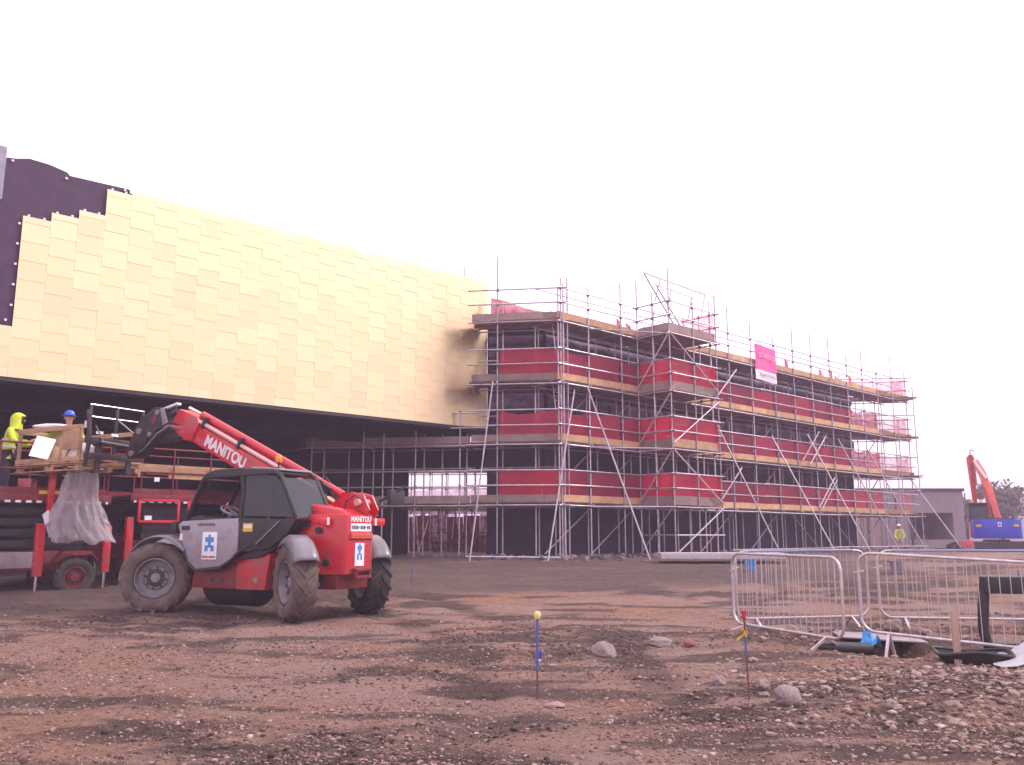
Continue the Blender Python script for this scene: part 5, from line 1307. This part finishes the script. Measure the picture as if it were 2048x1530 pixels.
# ------------------------------------------------------------------ crowd barriers round the pit
def barrier(p0, p1, z0, z1, label, top='galv', bars=19):
    d = Vector((p1[0] - p0[0], p1[1] - p0[1], 0)); Lb = d.length; az = atan2(d.y, d.x)
    r = thing('crowd_barrier', label, 'barrier', (p0[0], p0[1], z0), az, 'crowd barriers round the pit')
    dz = z1 - z0; H_, R_ = .98, .17
    sh_ = lambda x_, z_: (x_, .006 * sin(x_ * 3), z_ + dz * x_ / Lb)
    pts_ = []
    for cx_, cz_, a0 in ((Lb - R_, H_ - R_, 0), (R_, H_ - R_, 90), (R_, R_, 180), (Lb - R_, R_, 270)):
        for k_ in range(7): a = radians(a0 + k_ * 15); pts_.append(sh_(cx_ + R_ * cos(a), cz_ + R_ * sin(a)))
    MB().path(pts_, .0195, 10, closed=True).build('frame', M['galv'], r)
    if top != 'galv': MB().tube(sh_(R_ + .05, H_ + .003), sh_(Lb - R_ - .05, H_ + .003), .0205, 10).build('top_sleeve', M[top], r)
    for i in range(bars):
        x_ = Lb * (i + 1) / (bars + 1); a_, b_ = 0.0, H_
        if x_ < R_: a_ = R_ - sqrt(R_ ** 2 - (R_ - x_) ** 2); b_ = H_ - a_
        if x_ > Lb - R_: a_ = R_ - sqrt(R_ ** 2 - (x_ - Lb + R_) ** 2); b_ = H_ - a_
        MB().tube(sh_(x_, a_), sh_(x_, b_), .0055, 6).build('bar', M['galv'], r)
    for x_ in (Lb * .14, Lb * .86):
        f_ = MB(); b_ = sh_(x_, 0)
        gx_, gy_ = p0[0] + cos(az) * x_, p0[1] + sin(az) * x_
        drop = min(-.06, gz(gx_, gy_) - z0 + .0)
        for s_ in (1, -1): f_.beam(b_, (x_, s_ * .26, drop), .035, .03)
        f_.box((x_, .26, drop), (.05, .10, .02)); f_.box((x_, -.26, drop), (.05, .10, .02))
        f_.build('foot', M['galv'], r)
    MB().tube(sh_(Lb * .03, .75), sh_(-.06, .72), .012, 6).build('hook', M['galv'], r)
    return r
barrier((3.20, 13.0), (4.02, 10.95), .26, .25, 'leftmost crowd barrier, facing the camera at an angle with its feet on rubble')
barrier((4.47, 11.55), (6.30, 10.15), .30, .19, 'front right crowd barrier with wooden stake and black frame seen through it')
barrier((3.33, 13.35), (5.45, 13.75), .28, .29, 'rear crowd barrier with blue top tube behind the leftmost one', 'bluepipe')
barrier((5.52, 13.5), (7.9, 13.1), .29, .29, 'rear right crowd barrier with blue top tube, running out of the picture', 'bluepipe')

# ------------------------------------------------------------------ things in and round the pit
def at(x_, y_, dz=0): return (x_, y_, gz(x_, y_) + dz)
def solo(mb, name, m, label, cat, loc, rot=(0, 0, 0), bevel=0.0, group=None):
    o = mb.build(name, M[m], bevel=bevel); o.location = loc; o.rotation_euler = rot
    return tag(o, label, cat, group)
fx, fy = 6.0, 11.3
bf = thing('drain_frame', 'black drain frame with thick top beam standing in the pit at the right edge', 'frame', at(fx, fy), radians(-12))
MB().box((.8, 0, .86), (1.75, .22, .21)).build('top_beam', M['black'], bf, bevel=.025)
MB().path([(-.03, 0, .92), (-.08, 0, .6), (-.10, 0, .3), (-.06, 0, .12), (.1, 0, .02)], .065, 10).build('curved_post', M['black'], bf)
MB().box((.85, -.05, .08), (1.7, .2, .17)).build('bottom_beam', M['black'], bf, bevel=.03)
ty = thing('rubber_tray', 'shallow black rubber tray lying by the wooden stake', 'tray', at(5.25, 10.35, -.02), radians(-14))
def trf(a, b):
    ang_ = 2 * pi * a; e = (abs(cos(ang_)) ** 4 + abs(sin(ang_)) ** 4) ** -.25; k_ = .75 + .25 * b
    return (.40 * e * cos(ang_) * k_, .26 * e * sin(ang_) * k_, .16 * b + .02 * sin(3 * ang_) * b)
MB().grid(trf, 32, 5, True).build('side', M['black'], ty); MB().box((0, 0, .01), (.54, .34, .015)).build('base', M['black'], ty, bevel=.004)
MB().path([trf(i / 32, 1.0) for i in range(32)], .018, 6, closed=True).build('rim', M['black'], ty)
sk_ = MB().prism([(-.038, -.02, -.2), (.038, -.02, -.2), (.038, -.02, .60), (.0, -.02, .635), (-.038, -.02, .62)], (0, .045, 0))
solo(sk_, 'wooden_stake', 'stake', 'upright pointed wooden stake in front of the right crowd barrier', 'stake', at(5.0, 10.2, -.05), (0, 0, -.3), .004)
def sheet_obj(name, m, label, cat, loc, sx, sy, hgt, seed, rot=0, n=(20, 14)):
    def fn(a, b):
        f = float(fbm(np.array([a * 5 + seed]), np.array([b * 5]), seed, 4)[0])
        return ((a - .5) * sx * (1 + .1 * sin(7 * b)), (b - .5) * sy * (1 + .1 * sin(5 * a)), hgt * f * (1.2 - abs(2 * a - 1)) + .01)
    o = MB().grid(fn, *n).build(name, M[m], sharp=180); o.location = loc; o.rotation_euler = (0, 0, rot); return tag(o, label, cat)
sheet_obj('plastic_sheet', 'whitefilm', 'crumpled white plastic sheeting on the ground at the right edge', 'plastic sheet', at(6.05, 10.05, .0), 1.5, .7, .26, 5)
gs_ = solo(MB().box((0, 0, .02), (1.1, .75, .02)), 'steel_plate', 'greyp', 'flat grey plate lying over the pit behind the blue bag', 'plate', at(4.95, 12.3, .10), (.03, .05, -.12), .004)
sheet_obj('blue_bag', 'bagblue', 'crumpled blue plastic bag at the corner between two crowd barriers', 'bag', (4.56, 11.5, .08), .19, .19, .27, 9, .4)
solo(MB().tube((-.35, 0, 0), (.35, 0, 0), .075, 16), 'pipe_offcut', 'black', 'short black pipe lying behind the feet of the left barrier', 'pipe', at(4.15, 11.35, .05), (0, .05, .1))
solo(MB().box((0, 0, .15), (3.6, .9, .18)), 'concrete_slab', 'concrete', 'long pale slab lying on bearers in front of the scaffold', 'slab', at(6.15, 26.35, .05), (0, 0, -.02), .02)
bkt = MB().lathe([(.13, 0), (.17, .30), (.18, .32), (.16, .30), (.12, .02), (.001, .02)], (0, 0, 0), (0, 0, 1), 18, False)
solo(bkt, 'bucket', 'bagblue', 'blue bucket behind the left crowd barrier near the pale slab', 'bucket', at(6.35, 23.8))
solo(MB().lathe([(.13, 0), (.17, .30), (.18, .32), (.16, .30), (.12, .02), (.001, .02)], (0, 0, 0), (0, 0, 1), 18, False), 'bucket', 'greyp', 'grey bucket seen between the two rear crowd barriers', 'bucket', at(9.9, 23.0))
rbx = thing('barrier_block', 'red plastic road block standing in front of the excavator tracks', 'road block', (21.75, 42.5, gz(21.75, 42.5) - .06)); rbx.scale = (.62, .62, .75)
MB().prism([(-.5, -.2, 0), (.5, -.2, 0), (.42, -.12, .72), (-.42, -.12, .72)], (0, .36, 0)).build('block_body', M['red'], rbx, bevel=.05)
MB().box((0, -.21, .42), (.3, .02, .2)).build('handle_recess', M['orange'], rbx, bevel=.01)
# survey pins
pin = thing('survey_pin', 'blue banded survey pin with a yellow cap standing alone in the mud', 'survey pin', at(.232, 8.4))
MB().tube((0, 0, -.15), (0.004, 0, .74), .009, 8).build('rod', M['rust'], pin); MB().tube((.002, 0, .26), (.005, 0, .73), .0125, 10).build('blue_sleeve', M['pinblue'], pin)
MB().lathe([(.001, 0), (.022, .0), (.03, .018), (.034, .04), (.026, .062), (.001, .07)], (.004, 0, .715), (0, 0, 1), 14).build('cap', M['palecap'], pin)
MB().box((.02, 0, .40), (.05, .005, .04)).build('tape_tail', M['blue'], pin); MB().box((.015, -.002, .345), (.04, .005, .015)).build('tape_tail', M['white'], pin)
pin2 = thing('survey_pin', 'thin survey pin with a red cap and yellow ribbon before the barriers', 'survey pin', at(2.12, 8.25))
MB().tube((0.02, 0, -.15), (0, 0, .74), .008, 8).build('rod', M['rust'], pin2); MB().tube((.006, 0, .38), (.003, 0, .56), .0095, 8).build('blue_sleeve', M['pinblue'], pin2)
MB().lathe([(.001, 0), (.019, 0), (.021, .07), (.001, .072)], (0, 0, .70), (0, 0, 1), 10).build('cap', M['red'], pin2)
yr = MB(); yr.grid(lambda a, b: (-.03 + .06 * a, .012 * sin(9 * a), .55 + .05 * b + .02 * sin(7 * a)), 8, 4); yr.grid(lambda a, b: (-.005 - .07 * a, .01 * sin(6 * a), .545 - .05 * a + .03 * b), 6, 3); yr.build('ribbon', M['yellow'], pin2)
pb2 = MB(); pb2.tube((0, 0, .68), (.045, 0, .585), .004, 6); pb2.tube((0, 0, .60), (-.07, 0, .52), .004, 6); pb2.build('wire_tie', M['black'], pin2)
for i, (x_, y_, lb_) in enumerate(((-2.35, 21.0, 'short blue marker peg in the dark ground right of the telehandler'), (11.2, 19.8, 'short blue marker peg seen through the right rear barrier'))):
    p_ = thing('marker_peg', lb_, 'peg', at(x_, y_)); MB().box((0, 0, .12), (.024, .024, .5)).build('peg', M['pinblue'], p_, bevel=.004)

# ------------------------------------------------------------------ stones
def stone_mesh(seed, sub=2, flat=.65, rough=.22):
    bm = bmesh.new(); bmesh.ops.create_icosphere(bm, subdivisions=sub, radius=1)
    rs = np.random.RandomState(seed); pl_ = [(Vector(rs.normal(size=3)).normalized(), rs.uniform(.62, .95)) for _ in range(9)]
    for v in bm.verts:
        c_ = v.co.normalized(); r_ = 1.0
        for n_, d_ in pl_:
            k_ = c_.dot(n_)
            if k_ > 1e-3: r_ = min(r_, d_ / k_)
        f = float(fbm(np.array([c_.x * 2 + seed]), np.array([c_.y * 2 + c_.z * 3]), seed, 3)[0])
        v.co = c_ * r_ * (1 + rough * (f - .5)); v.co.z *= flat
    me_ = bpy.data.meshes.new('stone'); bm.to_mesh(me_); bm.free()
    me_.polygons.foreach_set('use_smooth', [True] * len(me_.polygons)); me_.set_sharp_from_angle(angle=radians(28))
    return me_
def boulder(x_, y_, sx, sy, sz, label, seed, m='boulder'):
    me_ = stone_mesh(seed, 4, 1.0, .3); me_.materials.append(M[m]); o = link('boulder', me_)
    o.location = at(x_, y_, sz * .45); o.scale = (sx, sy, sz); o.rotation_euler = (0, 0, seed)
    return tag(o, label, 'boulder')
boulder(1.12, 10.95, .165, .14, .12, 'rounded pink grey boulder alone right of the yellow capped pin', 3)
boulder(2.42, 8.05, .125, .12, .115, 'pale topped boulder right of the red capped pin', 8)
boulder(1.92, 11.6, .19, .14, .085, 'flat brown boulder left of the red brick lump before the barriers', 12)
boulder(2.25, 11.5, .11, .08, .06, 'reddish brick lump among rubble left of the barriers', 14, 'brickred')
boulder(3.75, 12.2, .14, .12, .1, 'yellowish stone under the rear barriers near the grey plate', 15, 'stone')
boulder(5.35, 12.7, .16, .13, .12, 'pale yellow stone beside the grey plate in the pit', 17, 'stone')
boulder(5.6, 12.5, .13, .12, .1, 'pink stone between the grey plate and the black frame', 18, 'stone')
boulder(.38, 8.15, .10, .06, .035, 'flat brown stone at the foot of the yellow capped pin', 19, 'stone')
boulder(2.05, 9.0, .08, .07, .06, 'small stone left of the red capped pin', 20)
boulder(2.4, 8.75, .10, .08, .07, 'grey stone between the red capped pin and the barrier', 23)
protos = []
for i in range(7):
    m_ = stone_mesh(30 + i, 1 if i < 5 else 2, .62); m_.materials.append(M['stone']); protos.append(m_)
rs = np.random.RandomState(5); cnt = 0
def drop(x_, y_, s_, label, group):
    o = link('stone', random.choice(protos)); o.location = at(x_, y_, s_ * .10)
    o.scale = (s_ * rs.uniform(.75, 1.3), s_ * rs.uniform(.7, 1.1), s_ * rs.uniform(.6, 1.0)); o.rotation_euler = (rs.uniform(-.3, .3), rs.uniform(-.3, .3), rs.uniform(0, 6.3))
    tag(o, label, 'stone', group)
for i in range(150):
    x_, y_ = rs.normal(4.1, 1.0), rs.normal(8.1, .85)
    if not (5.6 < y_ < 11 and 2.3 < x_ < 6.6): continue
    drop(x_, y_, rs.choice((.03, .04, .05, .06, .075), p=(.3, .3, .2, .13, .07)), 'pale stone in the heap of spoil before the right barriers', 'stones in the spoil heap')
for i in range(60):
    x_, y_ = rs.uniform(2.2, 6.5), rs.uniform(10.4, 13.6)
    drop(x_, y_, rs.choice((.035, .05, .065, .08), p=(.4, .3, .2, .1)), 'rubble stone on the churned ground round the crowd barriers', 'rubble round the barriers')
for i in range(60):
    y_ = rs.uniform(5.8, 13); x_ = rs.uniform(-.56, .2) * y_
    drop(x_, y_, rs.choice((.022, .03, .04), p=(.5, .35, .15)), 'loose stone lying on the open muddy ground', 'loose stones on the mud')

# gravel and clods: uncountable, one mesh each
def scatter(name, n, seed, pos, smin, smax, colr, label, jag=.95):
    rs = np.random.RandomState(seed); xy = pos(rs, n); n = len(xy)
    bm = bmesh.new(); bmesh.ops.create_icosphere(bm, subdivisions=1, radius=1); bm.verts.ensure_lookup_table()
    bv = np.array([v.co[:] for v in bm.verts]); bf_ = np.array([[v.index for v in f.verts] for f in bm.faces]); bm.free()
    s_ = smin * (smax / smin) ** (rs.rand(n) ** 2.2)
    V = bv[None] * (1 + jag * (rs.rand(n, len(bv), 1) - .5)) * (s_[:, None, None] * np.stack([rs.uniform(.7, 1.4, n), rs.uniform(.7, 1.2, n), rs.uniform(.35, .8, n)], -1)[:, None, :])
    a = rs.rand(n) * 6.28; ca, sa = np.cos(a)[:, None], np.sin(a)[:, None]
    V = np.stack([V[..., 0] * ca - V[..., 1] * sa, V[..., 0] * sa + V[..., 1] * ca, V[..., 2]], -1)
    V = V + np.concatenate([xy, (ground_z(xy[:, 0], xy[:, 1]) + s_ * .12)[:, None]], 1)[:, None, :]
    F = (bf_[None] + (np.arange(n) * len(bv))[:, None, None]).reshape(-1, 3)
    me_ = bpy.data.meshes.new(name); V = V.reshape(-1, 3)
    me_.vertices.add(len(V)); me_.vertices.foreach_set('co', V.ravel().astype(np.float32))
    me_.loops.add(F.size); me_.loops.foreach_set('vertex_index', F.ravel().astype(np.int32))
    me_.polygons.add(len(F)); me_.polygons.foreach_set('loop_start', np.arange(0, F.size, 3, dtype=np.int32)); me_.update()
    at_ = me_.attributes.new('tone', 'FLOAT', 'POINT'); at_.data.foreach_set('value', np.repeat(rs.rand(n), len(bv)).astype(np.float32))
    me_.materials.append(colr); o = link(name, me_); tag(o, label, kind='stuff'); return o
def tone_mat(name, cols):
    m = bpy.data.materials.new(name); m.use_nodes = True; t = m.node_tree; b = t.nodes['Principled BSDF']; b.inputs['Roughness'].default_value = .92; b.inputs['Specular IOR Level'].default_value = .25
    a = t.nodes.new('ShaderNodeAttribute'); a.attribute_name = 'tone'; r = t.nodes.new('ShaderNodeValToRGB'); el = r.color_ramp.elements
    el[0].position = 0; el[0].color = (*cols[0], 1); el[1].position = 1; el[1].color = (*cols[-1], 1)
    for i, c_ in enumerate(cols[1:-1]): e = el.new((i + 1) / (len(cols) - 1)); e.color = (*c_, 1)
    t.links.new(a.outputs['Fac'], r.inputs[0])
    n = t.nodes.new('ShaderNodeTexNoise'); n.inputs['Scale'].default_value = 40; n.inputs['Detail'].default_value = 4
    g = t.nodes.new('ShaderNodeTexCoord'); t.links.new(g.outputs['Object'], n.inputs['Vector'])
    mp = t.nodes.new('ShaderNodeMapRange'); mp.inputs['To Min'].default_value = .65; mp.inputs['To Max'].default_value = 1.3; t.links.new(n.outputs[0], mp.inputs['Value'])
    h = t.nodes.new('ShaderNodeHueSaturation'); t.links.new(mp.outputs[0], h.inputs['Value']); t.links.new(r.outputs[0], h.inputs['Color']); t.links.new(h.outputs[0], b.inputs['Base Color'])
    return m
gravm = tone_mat('gravel', ((.12, .075, .065), (.20, .125, .105), (.26, .175, .145), (.32, .235, .20), (.43, .35, .31)))
clodm = tone_mat('soil_clods', ((.04, .027, .026), (.075, .048, .042), (.12, .074, .062), (.17, .105, .085)))
crumbm = tone_mat('soil_crumbs', ((.06, .037, .034), (.14, .085, .072), (.22, .135, .112), (.29, .185, .156), (.36, .25, .215)))
hardm = tone_mat('crushed_stone', ((.05, .04, .045), (.10, .08, .085), (.16, .13, .135), (.22, .17, .16)))
def pos_near(rs, n):
    y = 5.4 + 11.5 * rs.rand(n) ** 1.1; x = (rs.rand(n) * 1.3 - .65) * y
    k = fbm(x * .8, y * .8, 60, 3) + .25 * rs.rand(n); s_ = k > .58; return np.stack([x[s_], y[s_]], -1)
def pos_clod(rs, n):
    y = 5.4 + 11.5 * rs.rand(n) ** 1.3; x = (rs.rand(n) * 1.3 - .65) * y
    k = sstep(.42, .62, fbm(x * .33 + 5, y * .6, 21, 3)) + .35 * rs.rand(n); s_ = k > .62; return np.stack([x[s_], y[s_]], -1)
def pos_heap(rs, n): return np.stack([rs.normal(4.6, 1.25, n), np.clip(rs.normal(8.4, 1.5, n), 5.3, 13)], -1)
def pos_base(rs, n):
    t = rs.uniform(-4, 26, n); p = np.array([1.6, 28.0]) + np.outer(np.clip(t, 0, 99), U2) + np.outer(np.clip(t, -99, 0), (.99, -.141)); p = p - np.outer(rs.uniform(-1, 2.2, n) * rs.rand(n), NB); return p
scatter('gravel', 3600, 1, pos_near, .005, .030, gravm, 'small pale gravel scattered over the near mud')
scatter('soil_clods', 15000, 2, pos_clod, .007, .034, clodm, 'dark lumps of churned soil')
def pos_all(rs, n):
    y = 5.3 + 10.5 * rs.rand(n) ** 1.5; x = (rs.rand(n) * 1.3 - .65) * y
    k = fbm(x * .9 + 3, y * 1.5, 64, 4) + .22 * rs.rand(n); s_ = k > .65; return np.stack([x[s_], y[s_]], -1)
def pos_fine(rs, n):
    y = 5.3 + 8.5 * rs.rand(n) ** 1.4; x = (rs.rand(n) * 1.3 - .65) * y
    k = fbm(x * 2.1 + 3, y * 3.5, 66, 4) + .35 * rs.rand(n); s_ = k > .58; return np.stack([x[s_], y[s_]], -1)
scatter('soil_crumbs', 42000, 7, pos_fine, .005, .017, crumbm, 'fine crumbs of dry soil strewn over the compacted ground')
scatter('soil_crumbs', 60000, 6, pos_all, .006, .024, crumbm, 'crumbly bits of dry brown soil')
scatter('gravel', 5500, 3, pos_heap, .006, .045, gravm, 'stony gravel of the spoil heap on the right')
scatter('crushed_stone', 5000, 4, pos_base, .02, .16, hardm, 'dark crushed stone along the foot of the scaffold')

# ------------------------------------------------------------------ haze volume added in place of lens flare
hzb = MB().box((0, 480, 9.75), (1840, 1100, 22.5)).build('veil', gm)
hmt = bpy.data.materials.new('flare_veil'); hmt.use_nodes = True; t_ = hmt.node_tree; t_.nodes.clear()
o_ = t_.nodes.new('ShaderNodeOutputMaterial'); v_ = t_.nodes.new('ShaderNodeVolumePrincipled')
v_.inputs['Color'].default_value = (.92, .72, .95, 1); v_.inputs['Density'].default_value = 0.0024; v_.inputs['Anisotropy'].default_value = 0.0
t_.links.new(v_.outputs[0], o_.inputs['Volume'])
hzb.data.materials.clear(); hzb.data.materials.append(hmt); tag(hzb, 'pale lilac haze volume added over the whole site in place of lens flare', kind='stuff')
